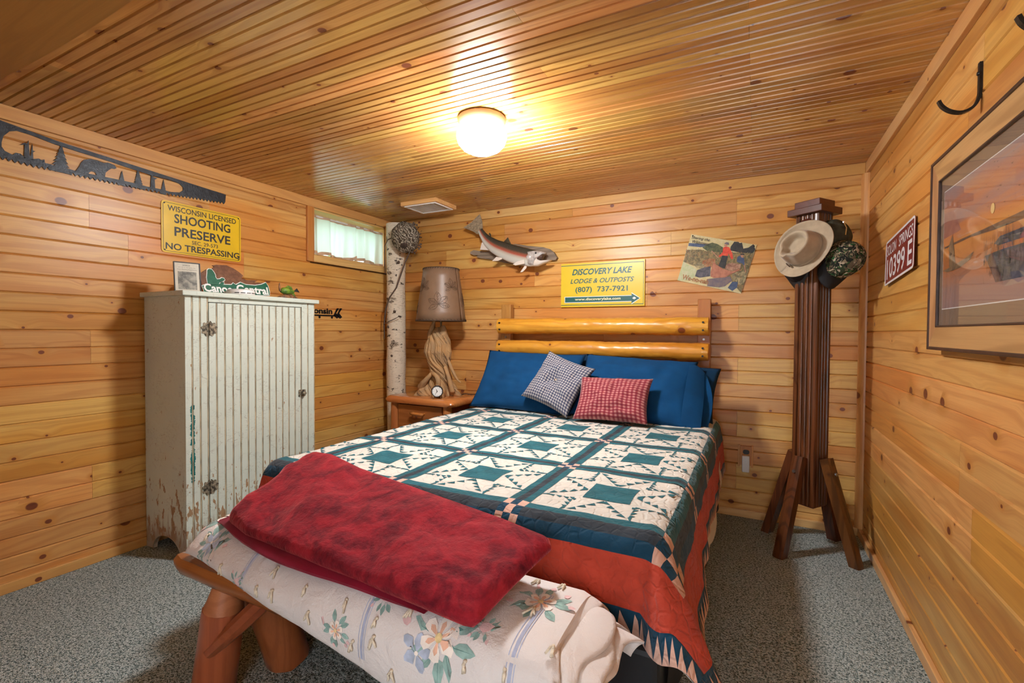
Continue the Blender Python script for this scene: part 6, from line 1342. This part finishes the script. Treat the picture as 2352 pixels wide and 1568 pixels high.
mitre([(a0,b0), (a0-fw,b0+fw), (a1+fw,b0+fw), (a1,b0)], 'frame_rail', 'oak_y', XO+0.004, XO+0.022); mitre([(a0,b1), (a0-fw,b1-fw), (a1+fw,b1-fw), (a1,b1)], 'frame_rail', 'oak_y', XO+0.004, XO+0.022)
c0, c1, d0, d1 = a0-fw, a1+fw, b0+fw, b1-fw
for q in ((c0, c0-0.006, d0, d1), (c1, c1+0.006, d0, d1)): bar(*q, XO+0.002, XO+0.010, 'inner_bead', 'dark_edge')
for q in ((c0-0.006, c1+0.006, d0, d0+0.006), (c0-0.006, c1+0.006, d1-0.006, d1)): bar(*q, XO+0.002, XO+0.010, 'inner_bead', 'dark_edge')
MB().box(XO+0.0105, XO+0.0145, c1, c0, d0, d1).build('mat_board', 'mat_grey', fp)
ia, ib, ic, id_ = c0-0.032, c1+0.032, d0+0.055, d1-0.045
MB().box(XO+0.0100, XO+0.0107, ib, ia, ic, id_).build('white_bevel', 'sign_white', fp)
mb = MB(); mb.grid(2, 2, lambda u, v: (XO+0.0096, ia-0.003+(ib-ia+0.006)*u, ic+0.003+(id_-ic-0.006)*v), uv=True); mb.build('print', 'sunset', fp, recalc=False)
fx = lambda dx: (lambda u, v: (XO+0.0094-dx, u, v))
sh_ = -0.0
for k, (key, mt) in enumerate((('purple','p_purple'), ('hill','p_hill'), ('reed2','p_dark'), ('reed','p_dark'), ('boat','p_boat'), ('man','p_boat'))):
    MB().flat([(min(p[0] if p[0] > -1.78 else -2.07, ia-0.004), min(id_-0.004, max(p[1], ic+0.004))) for p in PAINT[key]], fx(0.0002*k)).build('print_'+{'purple':'cloud_shadow','man':'rower','reed2':'reeds','reed':'reeds'}.get(key, key), mt, fp, recalc=False)
sy, sz = PAINT['sun'][0]; MB().flat([(sy+0.011*math.cos(2*PI*k/16), sz+0.013*math.sin(2*PI*k/16)) for k in range(16)], fx(0.001)).build('print_sun', 'p_sun', fp, recalc=False)
rnd = random.Random(5); mb = MB()
for k in range(26):
    yy = sy-0.02-rnd.uniform(-0.06, 0.16); zz = sz+0.02+rnd.uniform(-0.06, 0.10); s = rnd.uniform(0.003, 0.007); mb.add([fx(0.0012)(yy-s, zz+s*0.7), fx(0.0012)(yy, zz), fx(0.0012)(yy+s, zz+s*0.8), fx(0.0012)(yy, zz+s*0.35)], [(0,1,2,3)])
mb.build('print_birds', 'p_tree', fp, recalc=False)
mb = MB()
for k in range(170):
    yy = rnd.uniform(-2.0, -1.63); z0 = 1.275+rnd.uniform(0, 0.10); s = rnd.uniform(0.02, 0.05); mb.add([fx(0.0014)(yy, z0), fx(0.0014)(yy+0.002, z0), fx(0.0014)(yy+rnd.uniform(-0.012, 0.012), z0+s)], [(0,1,2)])
mb.build('print_grass', 'p_tree', fp, recalc=False)['kind'] = 'stuff'
MB().box(XO+0.0060, XO+0.0070, c1, c0, d0, d1).build('glass', 'glass', fp)
